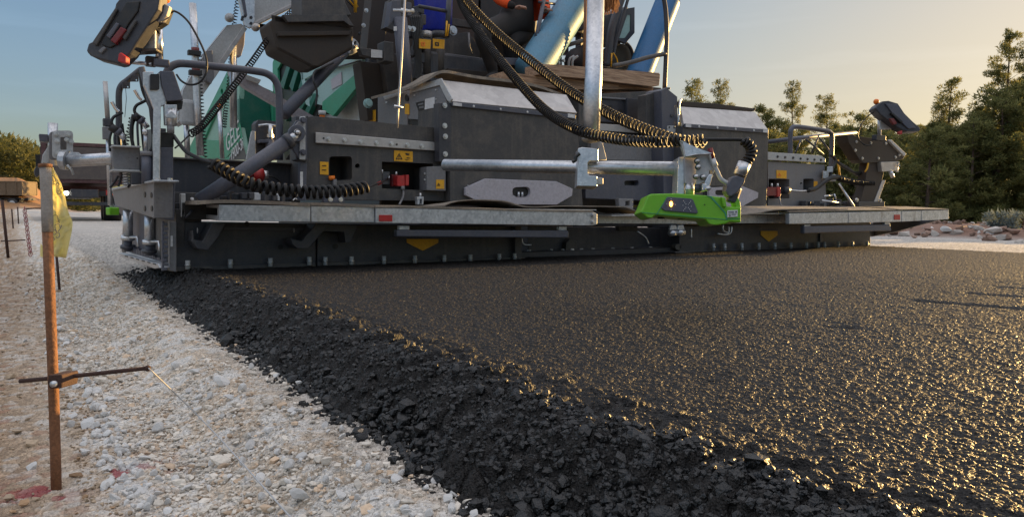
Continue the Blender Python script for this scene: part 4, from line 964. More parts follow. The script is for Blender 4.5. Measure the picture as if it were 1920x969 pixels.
PL('deck_step', [(935,108),(992,110),(992,124),(935,121)], 6.0, .3, slate)
PL('deck_floor', [(840,128),(1240,165),(1240,180),(840,150)], 6.1, .8, soot)
TB('pull_handle', [(879,62,('y',6.4)),(880,88,('y',6.4)),(885,102,('y',6.4))], 2, grey)
# seat pedestal, wheel and posts behind the planks
PL('seat_back', [(893,-20),(1000,-20),(1012,10),(1000,130),(930,130),(925,70),(892,20)], 7.4, .3, black, bev=.03)
PL('seat_back', [(1120,30),(1180,10),(1165,85),(1118,85)], 6.7, .2, dark, bev=.03)
PL('drive_box', [(1010,100),(1053,92),(1055,140),(1000,140)], 6.5, .3, dark2)
BT('bolt', [(1048,118),(1057,114)], 6.45, 2, zinc)
part('cable_reel', MB().tube([P(1085,118,y=6.6), P(1100,118,y=6.9)], .17, 22), black, PAV, True)
b = MB()
for i in range(20): b.box(P(1050+random.uniform(0,55), 40+random.uniform(0,60), y=7.0+random.uniform(-.1,.2)), (random.uniform(.03,.09), .04, random.uniform(.02,.07)), random.uniform(-1,1))
part('control_gear', b, dark, PAV, bev=.008)
TB('grey_strap', [(a,b_,('y',6.5)) for a,b_ in ((1066,125),(1068,112),(1076,106))], 2.4, lgrey, sm=4); TB('grey_strap', [(a,b_,('y',6.48)) for a,b_ in ((1073,125),(1074,113),(1083,106))], 2.4, lgrey, sm=4)
TB('cross_tube', [(1050,90,('y',6.3)),(1100,74,('y',6.3))], 4, dark2)
TB('copper_post', [(1098,-10,('y',5.9)),(1095,150,('y',5.9))], 3, rust)
b = MB(); plate(b, circ(1163,112,30,28), 6.75, .12); part('steering_drum', b, black, PAV, bev=.02)
TB('steering_rim', [(1163+24*math.cos(R(a)),108+30*math.sin(R(a)),('y',6.7)) for a in range(-100,110,12)], 3, dark)
for pts, r in ((((1168,-10),(1148,50),(1142,90),(1138,125)), 7.5), (((1180,-10),(1160,60),(1147,118)), 3)):
    TB('roof_post', [(a,b_,('y',6.4)) for a,b_ in pts], r, dark, sm=5)
TB('yellow_tube', [(1147,100,('y',6.35)),(1146,126,('y',6.35))], 1.4, yel); TB('yellow_tube', [(a,b_,('y',6.36)) for a,b_ in ((1150,100),(1157,112),(1158,126))], 1.4, yel, sm=4)
MR = PL('mirror_frame', [(1172,17),(1190,14),(1190,62),(1173,82),(1160,76)], 6.5, .04, dark, holes=[[(1176,28),(1183,28),(1182,58),(1172,72),(1161,72)]])
PL('mirror_glass', [(1176,28),(1183,28),(1182,58),(1172,72),(1161,72)], 6.51, .01, teal, MR, bev=0)
TB('canopy_tube', [(1022,-10,('y',6.0)),(1008,60,('y',6.0)),(1005,70,('y',6.0))], 4, slate)
TB('canopy_tube', [(1010,4,('y',6.0)),(1040,8,('y',6.0))], 2.5, dark)
TB('safety_rail', [(a,b_,('y',5.6)) for a,b_ in ((1243,-12),(1248,20),(1250,60),(1249,100),(1246,168))], 4.2, dark, sm=5)
TB('safety_rail', [(a,b_,('y',5.6)) for a,b_ in ((1249,101),(1215,108),(1180,118),(1150,124))], 4.2, dark2, sm=5)
PL('rail_latch', rect(1246,164,1257,168), 5.5, .03, dark)
# thin gold rod with clamp hanging before the housing
TBR = TB('sounding_rod', [(760,-12,('y',4.7)),(753,110,('y',4.7)),(746,215,('y',4.7)),(745,240,('y',4.7))], 2.0, alu)
part('rod_clamp', MB().box(P(747,201,y=4.7), (.024, .012, .010)), galvt, TBR, bev=.002)
part('clamp_wing', MB().tube([P(739,199,y=4.69), P(755,202,y=4.69)], .009, 8), chrome, TBR, True)
# hidden bulk that closes the view through the machine and casts its shade
b = MB(); b.box((4.45, 8.6, .75), (1.25, 2.3, .55)); part('chassis', b, dark, PAV, bev=.03)
b = MB(); b.box((4.45, 7.2, 1.55), (1.2, 1.0, .30)); part('engine_deck', b, dark, PAV, bev=.03)
for s_ in (-1, 1):
    t_ = MB(); t_.box((4.45+s_*1.15, 8.7, .22), (.17, 2.0, .33)); part('crawler_track', t_, black, PAV, bev=.12)
b = MB(); b.box((4.45, 5.60, -.07), (3.6, .74, .11)); part('auger_sun_block', b, dark, PAV)  # hidden trough, enlarged as a block against stray sun under the machine
# ================================================================= things
# ---------------- two suspension frames (averaging beam) on the left
BF = empty('levelling_beam', P(465,60,y=7.6), 'light grey jointed beam rising from the left corner over the green hopper', 'beam')
def B(name, pts, y, t, mt, parent=BF, holes=()): return PL(name, pts, y, t, mt, parent, holes)
lower = B('lower_arm', [(426,48),(386,97),(344,168),(334,215),(334,228),(345,222),(400,136),(460,52),(452,46)], 7.0, .10, lgrey)
B('arm_flange', [(334,228),(398,134),(456,50),(464,54),(406,142),(340,236)], 6.97, .16, alu, lower)
B('arm_mount', [(386,96),(398,94),(402,145),(396,158),(386,150)], 6.9, .2, grey, lower)
B('upper_arm', [(470,-10),(560,-10),(560,6),(482,46),(472,42)], 7.0, .10, lgrey)
B('upper_flange', [(476,42),(545,8),(552,12),(480,48)], 6.97, .16, alu)
hp = B('hinge_plate', [(445,-10),(478,-10),(478,40),(470,54),(458,48)], 6.93, .03, galvt)
B('hinge_plate', [(452,-10),(458,-10),(464,30),(460,30)], 6.91, .02, slate, hp)
for q_ in ((455,33),(460,30),(454,37),(471,33),(471,44)): part('hinge_bolt', bolts(MB(), [q_], 6.92, 1.8, .01), dark, hp)
part('guide_roller', bolts(MB(), [(479,52)], 6.9, 5, .06, 16), alu, BF, True)
part('guide_roller', bolts(MB(), [(430,34)], 6.95, 5.5, .06, 16), lgrey, BF, True)
PR = empty('support_rod', P(368,240,y=6.8), 'tall grey tube with red bands standing left of the green hopper', 'rod')
part('tube', ypipe(MB(), [(361,7),(366,100),(370,200),(376,292)], 6.8, 6.6, 14), galvt, PR, True)
for q_ in ((366,90,99),(367,128,134)): part('red_band', ypipe(MB(), [(q_[0],q_[1]),(q_[0]+.5,q_[2])], 6.8, 7.2, 14), dred, PR, True)
for q_ in ((364,100),(366,137)): part('clamp', MB().box(P(*q_, y=6.75), (.05, .03, .02)), black, PR, bev=.004)
PR2 = empty('support_rod', P(350,260,y=6.9), 'short grey tube below the end of the light grey beam', 'rod')
part('tube', ypipe(MB(), [(349,222),(352,300)], 6.9, 5, 12), galvt, PR2, True)
part('plastic_cover', MB().box(P(357,212,y=6.85), (.09, .03, .11), .2), lgrey, PR2, bev=.03)
PR3 = empty('support_rod', P(204,300,y=6.9), 'slim pale rod at the far left corner of the machine', 'rod')
part('tube', ypipe(MB(), [(197,153),(202,225)], 6.9, 4.2, 12), alu, PR3, True)
part('lower_tube', ypipe(MB(), [(202,225),(207,385)], 6.9, 4.4, 12), galvt, PR3, True)
part('rod_joint', MB().box(P(202,230,y=6.9), (.035, .03, .03)), dark, PR3, bev=.004)
part('clip', MB().box(P(200,250,y=6.88), (.03, .03, .05)), grey, PR3, bev=.004)
PR4 = empty('support_rod', P(415,260,y=6.5), 'thin bright rod with amber tip before the green panel', 'rod')
part('tube', ypipe(MB(), [(411,202),(417,298)], 6.5, 4, 12), galvt, PR4, True)
part('lamp_tip', ypipe(MB(), [(412,195),(413,203)], 6.5, 5, 10), ora, PR4, True)
# ---------------- sensor mount left: clamp plate, post and bar
SM = empty('sensor_bracket', P(105,300,y=5.6), 'pale clamp plate at the end of a double bar, behind the yellow ribbon', 'bracket')
def Q(name, pts, y, t, mt, parent=SM, holes=()): return PL(name, pts, y, t, mt, parent, holes)
part('post', ypipe(MB(), [(99,231),(99,310)], 5.62, 8.2, 16), galvt, SM, True)
cp = Q('clamp_plate', rrect(98,245,137,297,7), 5.5, .03, lgrey, SM, [rrect(113,257,125,281,2)])
Q('back_plate', rrect(92,247,134,300,6), 5.56, .02, grey, cp)
for q_ in ((106,251),(128,253),(107,264),(134,266),(108,287),(125,262)): part('plate_bolt', bolts(MB(), [q_], 5.49, 2.8, .02), zinc, cp)
Q('serrated_block', [(73,251),(90,252),(91,266),(75,265)], 5.6, .1, slate)
Q('curved_arm', [(78,306),(80,290),(92,272),(93,290),(92,306)], 5.6, .06, lgrey)
Q('mirror_pod', circ(70,322,6,10,1.7), 5.7, .08, dark)
SB1 = part('cross_bar', MB().tube([P(126,301,y=5.5), P(212,296,y=5.0)], .032, 16), galvt, SM, True)
part('lower_bar', MB().tube([P(128,307,y=5.52), P(212,303,y=5.02)], .022, 12), alu, SM, True)
part('bar_clamp', MB().tube([P(117,300,y=5.5), P(128,301,y=5.48)], .062, 12), galvm, SM)
Q('clamp_cheek', [(122,295),(132,285),(148,286),(156,293),(135,300)], 5.45, .03, galvm)
part('clamp_handle', pipe(MB(), [(126,309,('y',5.42)),(134,318,('y',5.42)),(138,328,('y',5.42))], 2.2, 8), lgrey, SM, True)
# ---------------- operator consoles on both ends
def console(name, loc, label, outline, d, parts, th=.10):
    e = empty(name, loc, label, 'control console')
    mb = MB(); pts = [P(a, b_, d=d) for a, b_ in outline]; mb.prism(pts, fwd*th); b0 = part('housing', mb, dark, e, False, .012)
    for nm, o2, dd, t2, mt in parts:
        mb = MB(); mb.prism([P(a, b_, d=d+dd) for a, b_ in o2], fwd*t2); part(nm, mb, mt, b0 if nm in ('keypad', 'recess', 'grip', 'rib', 'screen') else e, False, .006)
    return e
E1 = console('operator_console', P(292,110,d=4.6), 'black console with red switches hanging over the left corner, seen from below',
  [(161,96),(165,82),(172,79),(214,17),(216,8),(245,-30),(305,-30),(297,18),(281,44),(256,82),(244,102),(228,118),(219,120),(180,110),(168,104)], 4.45,
  [('recess', [(190,84),(216,36),(236,4),(262,2),(258,22),(240,46),(222,82),(206,90)], -.012, .02, black),
   ('grip', [(198,68),(217,42),(224,45),(206,73)], -.03, .03, slate),
   ('red_key', [(206,76),(226,50),(237,56),(216,83)], -.03, .035, dred),
   ('rib', [(172,80),(216,14),(220,18),(180,86)], -.02, .02, dark2),
   ('screen', [(183,96),(193,87),(199,90),(189,101)], -.015, .02, grey),
   ('rib', [(228,70),(252,36),(256,40),(234,76)], -.02, .02, dark2),
   ('red_switch', [(222,101),(226,98),(236,106),(236,120),(220,115)], -.03, .05, red),
   ('bracket', [(238,93),(262,72),(272,54),(291,52),(291,92)], .12, .02, galvm),
   ('bracket_foot', [(236,92),(293,90),(293,95),(244,98)], .08, .08, dark2),
   ('mount_plate', [(283,34),(292,22),(298,2),(318,12),(312,30),(305,40),(290,42)], .06, .04, alu),
   ('mount_box', [(276,38),(306,38),(315,16),(319,14),(308,42),(290,54),(272,54)], .09, .06, black)])
part('lamp', MB().ball(P(311,-1,d=4.55), .026, 8), ora, E1, True)
part('pole', pipe(MB(), [(298,38,('d',4.62)),(299,118,('d',4.62))], 6.8, 16), chrome, E1, True)
part('pole_collar', pipe(MB(), [(298,37,('d',4.62)),(298,42,('d',4.62))], 9, 16), zinc, E1, True)
part('clamp_block', MB().box(P(302,119,d=4.62), (.045, .03, .022)), slate, E1, bev=.006)
part('clamp_block', MB().box(P(283,116,d=4.62), (.03, .03, .03)), soot, E1, bev=.006)
part('clamp_bar', MB().tube([P(247,117,d=4.60), P(285,121,d=4.60)], .013, 10), galvt, E1, True)
CBK = part('cable', pipe(MB(), [(a,b_,('d',4.6)) for a,b_ in ((318,19),(335,25),(352,40),(366,62),(382,95),(388,120),(384,142),(372,156),(355,159),(340,152),(331,140))], 2.0, 8, 8), black, E1, True)
E2 = console('operator_console', P(1652,250,d=8.6), 'black console with red keys on the pole at the right end of the machine',
  [(1640,203),(1646,196),(1655,190),(1667,189),(1684,194),(1696,212),(1712,228),(1727,241),(1726,246),(1700,247),(1684,240),(1652,216)], 8.3,
  [('screen', [(1660,194),(1682,196),(1694,214),(1708,228),(1718,240),(1704,242),(1676,216)], -.02, .03, slate),
   ('grip', [(1670,212),(1676,212),(1694,228),(1690,231)], -.04, .05, black),
   ('red_key', [(1668,222),(1676,222),(1683,232),(1676,234)], -.03, .05, dred),
   ('red_switch', [(1686,246),(1692,245),(1692,252),(1686,251)], -.03, .05, red),
   ('bracket', [(1650,222),(1662,222),(1678,242),(1650,244)], .12, .02, alu)], .16)
part('lamp', MB().ball(P(1643,191,d=8.4), .032, 8), ora, E2, True)
part('pole', pipe(MB(), [(1649,212,('d',8.5)),(1649,256,('d',8.5))], 3.5, 14), galvt, E2, True)
part('clamp_block', MB().box(P(1648,259,d=8.5), (.10, .03, .03)), dark, E2, bev=.006)
part('cable', pipe(MB(), [(a,b_,('d',8.4)) for a,b_ in ((1641,209),(1625,220),(1614,236),(1609,250),(1611,262),(1622,272),(1634,272))], 1.1, 8, 8), black, E2, True)

# ---------------- near sensor boom: pole, cross tube, clamps
SBm = empty('sensor_boom', P(1107,310,d=3.45), 'silver vertical pole and long horizontal tube holding the bright green sensor', 'sensor boom')
dA, dB = 3.85, 3.15
def dx(px): return dA+(dB-dA)*(px-835)/(1300-835)
part('cross_tube', MB().tube([P(834,309.5,d=dx(834)), P(1272,316.5,d=dx(1272))], .0305, 24), galvt, SBm, True)
part('pole', MB().tube([P(1118,-30,d=3.62), P(1113,140,d=3.5), P(1107,262,d=3.42)], [.041, .041, .041], 24), galvt, SBm, True)
def BX(px0, py0, px1, py1, d, t, nm, mt, par, dirx=None):
    mb = MB(); mb.prism([P(a, b_, d=d) for a, b_ in rect(px0, py0, px1, py1)], fwd*t); return part(nm, mb, mt, par, False, .004)
def FP(nm, pts, d, t, mt, par, holes=(), bev=.003):
    mb = MB(); mb.prism([P(a, b_, d=d) for a, b_ in pts], fwd*t, [[P(a, b_, d=d) for a, b_ in h] for h in holes]); return part(nm, mb, mt, par, False, bev)
CL = FP('clamp_sleeve', [(1084,278),(1092,276),(1122,279),(1122,302),(1106,302),(1102,306),(1102,326),(1106,329),(1120,330),(1120,350),(1082,349)], 3.32, .13, galvt, SBm)
FP('clamp_cheek', [(1122,262),(1130,268),(1138,300),(1122,300)], 3.38, .02, alu, CL)
FP('clamp_bolt_block', [(1118,332),(1131,333),(1131,346),(1118,347)], 3.34, .05, alu, CL)
part('clamp_lever', pipe(MB(), [(a,b_,('d',3.3)) for a,b_ in ((1087,288),(1080,294),(1079,300),(1073,304))], 3.4, 8, 5), black, CL, True)
HD = FP('head_block', [(1272,295),(1283,294),(1283,372),(1269,372)], 3.10, .10, galvt, SBm)
HD2 = FP('head_block_face', [(1283,294),(1306,296),(1308,344),(1284,344)], 3.09, .10, lilac, SBm)
FP('adapter_plate', [(1274,266),(1284,264),(1305,276),(1332,287),(1334,300),(1340,322),(1334,330),(1328,338),(1308,346),(1308,295),(1286,294)], 3.05, .03, lgrey, SBm, [rect(1329,319,1336,326)])
FP('hook_plate', [(1274,264),(1281,264),(1287,292),(1304,290),(1330,287),(1310,280)], 3.02, .02, galvt, SBm)
for q_ in ((1307,302),(1309,313),(1305,331),(1318,332)):
    p_ = P(*q_, d=3.04); part('head_bolt', MB().tube([p_+fwd*.02, p_-fwd*.012], .0085, 14), zinc, SBm, True)
    part('bolt_washer', MB().tube([p_+fwd*.008, p_-fwd*.002], .0115, 16), dark, SBm, True)
part('swivel', pipe(MB(), [(1293,344,('d',3.1)),(1293,366,('d',3.1))], 8.5, 20), galvt, SBm, True)
part('swivel_ring', pipe(MB(), [(1293,353,('d',3.1)),(1293,357,('d',3.1))], 9.4, 20), zinc, SBm, True)
part('thumb_wheel', pipe(MB(), [(1308,346,('d',3.06)),(1308,361,('d',3.06))], 6.2, 14), dark, SBm, True)
FP('catch_arm', [(1330,326),(1337,328),(1330,352),(1320,352),(1322,340)], 3.03, .02, galvt, SBm)
FP('catch_block', [(1317,344),(1325,345),(1325,358),(1317,358)], 3.02, .04, galvt, SBm)
p_ = P(1328,353,d=3.0); part('catch_screw', MB().tube([p_+fwd*.02, p_-fwd*.004], .010, 14), zinc, SBm, True)
# ---------------- green ultrasonic sensor
GS = empty('levelling_sensor', P(1297,400,d=3.1), 'bright green sensor with amber light hanging at the end of the near silver tube', 'sensor')
gf = [(1201,399),(1206,390),(1216,366),(1222,363.5),(1270,362.5),(1326,367),(1331,369),(1358,379),(1361,385),(1364,394),(1388,394),(1389,372),(1390,410),(1389,418),(1370,415.5),(1362,419),(1345,422),(1331,420),(1325,411),(1300,409),(1250,405),(1231,403),(1223,409.5),(1215,408),(1203,406)]
gf = [(1201,398),(1206,389),(1215,366),(1222,363.5),(1270,362.5),(1326,366.5),(1356,370),(1360,387),(1389,388),(1389.5,400),(1389.5,417),(1368,416),(1361,419.5),(1345,422),(1330,420),(1323,411.5),(1300,409.5),(1250,405.5),(1229,403.5),(1222,409.5),(1214,408)]
hb = FP('housing', gf, 3.02, .17, lime, GS, bev=.007)
FP('side_fin', [(1383,369),(1388,378),(1390,394),(1384,394),(1380,388),(1376,374)], 3.04, .06, lime, GS)
FP('side_fin', [(1352,369),(1360,371),(1363,388),(1357,388)], 3.0, .03, lime, GS)
FP('seam', [(1325,367),(1334,368),(1361,399),(1364,412),(1362,412),(1359,400),(1332,370)], 3.0175, .003, midg, hb, bev=0)
FP('seam', [(1203,398),(1240,401),(1360,411),(1389,409),(1389,409.8),(1360,411.9),(1240,401.8),(1203,398.8)], 3.0175, .003, midg, hb, bev=0)
FP('seam', [(1251,368.5),(1252,369.3),(1231,403),(1230,403)], 3.0175, .003, midg, hb, bev=0)
FP('screw', circ(1321.5,383.5,1,8), 3.015, .004, black, hb, bev=0)
dp = FP('display_panel', [(1240,390),(1250,371),(1254,369),(1297,372.5),(1300,375),(1309,398),(1306,400.5),(1246,395)], 3.012, .008, slate, hb, bev=.002)
cx, cy = 1258.5, 382.5
FP('amber_light', circ(cx,cy,2.6,14,1.9), 3.009, .004, led, dp, bev=0)
for a in ((cx,cy-9),(cx,cy+10),(cx-8,cy-.5),(cx+8,cy+1),(cx-5,cy),(cx+5,cy)): FP('display_dot', circ(*a,.75,8), 3.009, .004, white, dp, bev=0)
cx, cy = 1288.5, 386
for k in range(-3, 4):
    if k:
        for s_ in (1, -1): FP('display_dot', circ(cx+k*2.2, cy+k*s_*3.0+k*.2, .75, 8), 3.009, .004, white, dp, bev=0)
for k in (-3.6, 3.6): FP('display_dot', circ(cx+k*2.2, cy+k*.3, .75, 8), 3.009, .004, white, dp, bev=0)
lb = FP('type_label', [(1364,394.5),(1383,393.5),(1383,406),(1364,407.5)], 3.012, .006, white, hb, bev=0)
for a in ((1366,396.8,1376,398.6),(1379,395.6,1381.6,399),(1366,401,1370,402.5),(1372,400.6,1381,401.2),(1372,402.8,1380,403.3),(1367,404,1370,405.6)): FP('label_print', rect(*a), 3.0105, .002, slate, lb, bev=0)
for k in range(4):
    p_ = P(1240+k*38, 408+k*1.0, d=3.11); part('sound_head', MB().tube([p_+Vector((0, 0, .03)), p_-Vector((0, 0, .005))], .016, 14), black, GS, True)
# connector and cable
cn_ = MB(); cn_.tube([P(1371,380,d=3.06), P(1378,352,d=3.06)], [.024, .030], 8); C1 = part('plug', cn_, dark, GS, bev=.004)
FP('plug_body', [(1361,358),(1363,346),(1373,331),(1381,329),(1398,335),(1396,343),(1384,361),(1371,369),(1366,368)], 3.02, .06, slate, GS, bev=.008)
part('plug_neck', MB().tube([P(1386,338,d=3.05), P(1390,322,d=3.05)], .022, 14), soot, GS, True)
part('plug_nut', MB().tube([P(1386.5,329,d=3.05), P(1396,306,d=3.05)], .027, 12), galvt, GS, True)
part('side_cable', MB().tube(smooth_path([P(a,b_,d=3.04) for a,b_ in ((1365,344),(1352,336),(1344,320),(1337,306),(1331,290))], 6), .009, 10), lgrey, GS, True)
part('red_sleeve', MB().tube([P(1336,298,d=3.04), P(1331,278,d=3.04)], .011, 10), dred, GS, True)
part('cable_tag', MB().tube([P(1342,312,d=3.04), P(1336,298,d=3.04)], .0115, 10), white, GS, True)
# ---------------- spiral cables
def cable(label, pts, Rc, turn, rw, extra=(), n=12, mt=cabl, name='spiral_cable'):
    b = MB(); coil(b, pts, Rc, turn, rw, n)
    for e in extra: b.tube(smooth_path(e, 6), rw*1.0, 8)
    o = part(name, b, mt, None, True, loc=pts[-1]); return tag(o, label, 'cable')
mm = lambda L_: [P(a, b_, d=d) for a, b_, d in L_]
cable('upper of two thick spiral cables sagging to the green sensor', mm([(866,-14,4.7),(880,8,4.6),(930,60,4.4),(1000,118,4.1),(1070,172,3.8),(1140,212,3.5),(1210,243,3.3),(1270,262,3.16),(1318,267,3.1)]), .0230, .0235, .0050)
cable('lower of two thick spiral cables passing in front of the silver pole', mm([(858,-16,4.75),(872,20,4.6),(912,80,4.3),(960,140,4.0),(1020,205,3.7),(1080,242,3.42),(1140,258,3.28),(1220,266,3.14),(1322,262,3.02)]), .0215, .0190, .0050)
cable('short curved spiral cable ending in the plug of the green sensor', mm([(1394,263,3.05),(1407,275,3.05),(1408,290,3.05),(1398,306,3.05)]), .0165, .0155, .0072, [mm([(1322,262,3.06),(1350,262,3.05),(1382,262,3.05),(1394,263,3.05)])])
cable('heavy black spiral cable lying along the walkway in front of the housings', mm([(398,306,4.15),(430,325,4.12),(470,345,4.1),(520,355,4.15),(580,360,4.2),(640,358,4.3),(686,351,4.4)]), .030, .036, .0115, [mm([(325,254,4.5),(335,268,4.4),(350,285,4.3),(375,298,4.2),(398,306,4.15)])])
cable('long thin spiral cable slanting from the upper beam down to the left corner', mm([(568,2,6.8),(520,50,6.5),(470,120,6.0),(420,185,5.5),(380,235,5.0),(356,252,4.8)]), .022, .038, .0052, [mm([(356,252,4.8),(340,268,4.7),(328,278,4.65)])])
cable('thin spiral cable hanging straight from the hinge of the beam', mm([(447,-8,7.2),(440,40,7.2),(434,100,7.2),(430,150,7.2),(424,200,7.2),(420,240,7.1)]), .019, .031, .0045)
cable('thin spiral cable running down beside the banded tube', mm([(373,95,6.4),(374,130,6.4),(377,190,6.4),(381,250,6.4),(384,296,6.4)]), .019, .031, .0045)
cable('short slack spiral cable between the hose gaiters on the left', mm([(247,222,5.6),(244,240,5.6),(239,255,5.6),(236,272,5.6)]), .018, .026, .004)
cable('thin spiral cable behind the post on the left corner', mm([(358,140,6.6),(350,165,6.6),(340,195,6.6),(334,215,6.6)]), .014, .022, .0030)
# ---------------- far small green sensor
fs_ = empty('levelling_sensor', P(211,395,y=7.6), 'small yellow-green sensor hanging far off behind the left corner', 'sensor')
part('housing', MB().box(P(211,396,y=7.6), (.045, .04, .035), .3), lime, fs_, bev=.01)
part('display_light', MB().box(P(209,394,y=7.54), (.007, .004, .007)), lime, fs_)
part('hanger', MB().tube([P(205,378,y=7.6), P(212,390,y=7.6)], .018, 8), lgrey, fs_, True)
# ---------------- planks, drum, broom, blue tubes
def plank(label, pts, y, t): o = PL('timber_plank', pts, y, t, planks, None, bev=.008); return o
def lone(o, at_, label, cat, group=None):
    off = Vector(at_); o.parent = None
    o.data.transform(Matrix.Translation(origin_of(PAV)-off)); o.location = off; return tag(o, label, cat, group)
lone(PL('timber_plank', [(945,134),(1010,143),(1094,151),(1160,158),(1160,168),(1060,168),(1010,162),(940,150)], 5.56, .25, planks), P(1040,150,y=5.6), 'lower weathered brown timber plank resting on the dark hood', 'timber plank', 'planks on the machine')
lone(PL('timber_plank', [(1010,120),(1050,122),(1236,137),(1238,141),(1236,161),(1224,163),(1100,148),(1010,140)], 5.50, .22, planks2), P(1120,140,y=5.8), 'upper thick timber plank with rounded right end, below the blue tubes', 'timber plank', 'planks on the machine')
lone(PL('timber_plank', [(1110,154),(1226,164),(1224,170),(1110,166)], 5.6, .3, planks), P(1170,165,y=5.7), 'thin board sandwiched under the right end of the thick timber plank', 'timber plank', 'planks on the machine')
def ribbed(name, label, p0, p1, r, mt):
    n = int((p1-p0).length/.036); b = MB(); path = [p0.lerp(p1, i/(2*n)) for i in range(2*n+1)]
    b.tube(path, [r*(1 if i % 2 else .90) for i in range(2*n+1)], 28, cap=False)
    b.tube([p0, p0.lerp(p1, .002)], [r*.97]*2, 28)
    e = empty(name, p0, label, 'plastic tube'); part('ribbed_pipe', b, mt, e, True)
    b2 = MB(); b2.tube([p1, p1+(p1-p0).normalized()*.004, p1-(p1-p0).normalized()*.05], [r, r*.9, r*.88], 28, cap=False); part('pipe_lip', b2, mt, e, True); return e
ribbed('ribbed_tube', 'light blue ribbed plastic tube leaning left of the silver pole', P(995,136,y=5.9), P(1100,-28,y=6.3), .175, hose)
blue2 = paint('deep_blue_plastic', (.02, .13, .30), .4, dust=.1)
ribbed('ribbed_tube', 'deeper blue ribbed tube leaning at the right end of the timber planks', P(1195,150,y=6.2), P(1252,4,y=6.5), .15, blue2)
dr = empty('plastic_drum', P(812,66,y=6.6), 'royal blue plastic drum strapped behind the railing', 'drum')
b = MB(); p0, p1 = P(814,64,y=6.6), P(811,-60,y=6.6); b.tube([p0, p0.lerp(p1,.03), p0.lerp(p1,.5), p0.lerp(p1,.54), p0.lerp(p1,.58), p1], [.16, .175, .19, .197, .19, .19], 28); part('drum_body', b, blue, dr, True)
b = MB(); b.tube([p0.lerp(p1,.52), p0.lerp(p1,.55)], [.199, .199], 28); part('drum_hoop', b, lgrey, dr, True)
bm = empty('straw_broom', P(1140,20,y=6.1), 'straw broom head sticking out just right of the silver pole', 'broom')
b = MB(); random.seed(3)
for i in range(420):
    a = random.uniform(1118,1160); q0 = P(a*.35+1142*.65+6,-25,y=6.1+random.uniform(-.04,.04)); q1 = P(a+random.uniform(-4,4),random.uniform(10,34)-(a-1118)*.25,y=6.1+random.uniform(-.06,.06)); b.tube([q0, q1], .0025, 3, cap=False)
straw = paint('broom_straw', (.30, .12, .035), .8, dust=.3); part('bristles', b, straw, bm)
part('handle', MB().tube([P(1150,-20,y=6.1), P(1165,-110,y=6.15)], .016, 10), planks, bm, True)
b = MB()
for i in range(200):
    a = random.uniform(1082,1106); b.tube([P(a,-15,y=6.35), P(a+random.uniform(-3,3),random.uniform(-2,10),y=6.3+random.uniform(-.05,.05))], .0025, 3, cap=False)
part('bristles', b, straw, bm)
# ---------------- seated worker (cropped by the top of the picture)
def skin_body(name, joints, edges, label, mt, parent=None, sub=2, loc=(0, 0, 0)):
    me = bpy.data.meshes.new(name); me.from_pydata([tuple(Vector(j[0])-Vector(loc)) for j in joints], edges, [])
    o = bpy.data.objects.new(name, me); COL.objects.link(o); o.location = (0, 0, 0)
    sm = o.modifiers.new('skin', 'SKIN'); sm.use_smooth_shade = True
    for i, j in enumerate(joints):
        v = me.skin_vertices[0].data[i]; v.radius = (j[1], j[1] if len(j) < 3 else j[2]); v.use_root = (i == 0)
    o.modifiers.new('sub', 'SUBSURF').levels = sub; o.modifiers['sub'].render_levels = sub
    bpy.context.view_layer.update()
    m2 = bpy.data.meshes.new_from_object(o.evaluated_get(bpy.context.evaluated_depsgraph_get())); bpy.data.objects.remove(o)
    m2.materials.clear(); m2.polygons.foreach_set('use_smooth', [True]*len(m2.polygons))
    return m2
yp = 6.15
hip = P(968,38,y=yp+.25)
pe = empty('person', P(930,150,y=yp), 'seated worker in dark trousers and orange jacket, cropped by the top edge', 'person')
V = Vector
J = [(hip, .17, .15), (hip+V((.02, 0, .22)), .16, .14), (hip+V((.02, .02, .42)), .19, .13), (hip+V((.0, .0, .53)), .07), (hip+V((-.03, -.01, .60)), .06), (hip+V((-.05, -.01, .70)), .095, .105), (hip+V((-.05, -.01, .79)), .08),
     (P(945,48,y=yp+.05), .125), (P(902,62,y=yp-.25), .09), (P(916,105,y=yp-.20), .068), (P(926,142,y=yp-.18), .05), (P(914,150,y=yp-.34), .042),
     (P(985,66,y=yp+.35), .12), (P(955,78,y=yp+.0), .09), (P(960,118,y=yp+.05), .065), (P(962,146,y=yp+.07), .05), (P(952,152,y=yp-.08), .04),
     (hip+V((-.21, -.01, .40)), .068), (hip+V((-.30, -.10, .15)), .052), (hip+V((-.22, -.30, .03)), .038), (hip+V((.25, .02, .40)), .068), (hip+V((.30, -.08, .15)), .052), (hip+V((.15, -.28, .06)), .038)]
E_ = [(0,1),(1,2),(2,3),(3,4),(4,5),(5,6),(0,7),(7,8),(8,9),(9,10),(10,11),(0,12),(12,13),(13,14),(14,15),(15,16),(2,17),(17,18),(18,19),(2,20),(20,21),(21,22)]
me = skin_body('body', J, E_, '', cloth, loc=origin_of(pe)); bo = mkobj('body', me, cloth, pe)
Jj = [(hip+V((.05, 0, .06)), .215, .18), (hip+V((.03, .01, .22)), .19, .165), (hip+V((.02, .02, .40)), .21, .16), (hip+V((.01, .01, .50)), .11), (hip+V((-.22, -.01, .40)), .085), (hip+V((-.31, -.10, .15)), .066), (hip+V((-.24, -.26, .05)), .052), (hip+V((.26, .02, .40)), .085), (hip+V((.31, -.08, .15)), .066), (hip+V((.18, -.24, .08)), .052), (P(1000,4,y=yp+.3), .09, .07)]
mkobj('jacket', skin_body('jacket', Jj, [(0,1),(1,2),(2,3),(2,4),(4,5),(5,6),(2,7),(7,8),(8,9),(0,10)], '', vest, loc=origin_of(pe)), vest, pe)
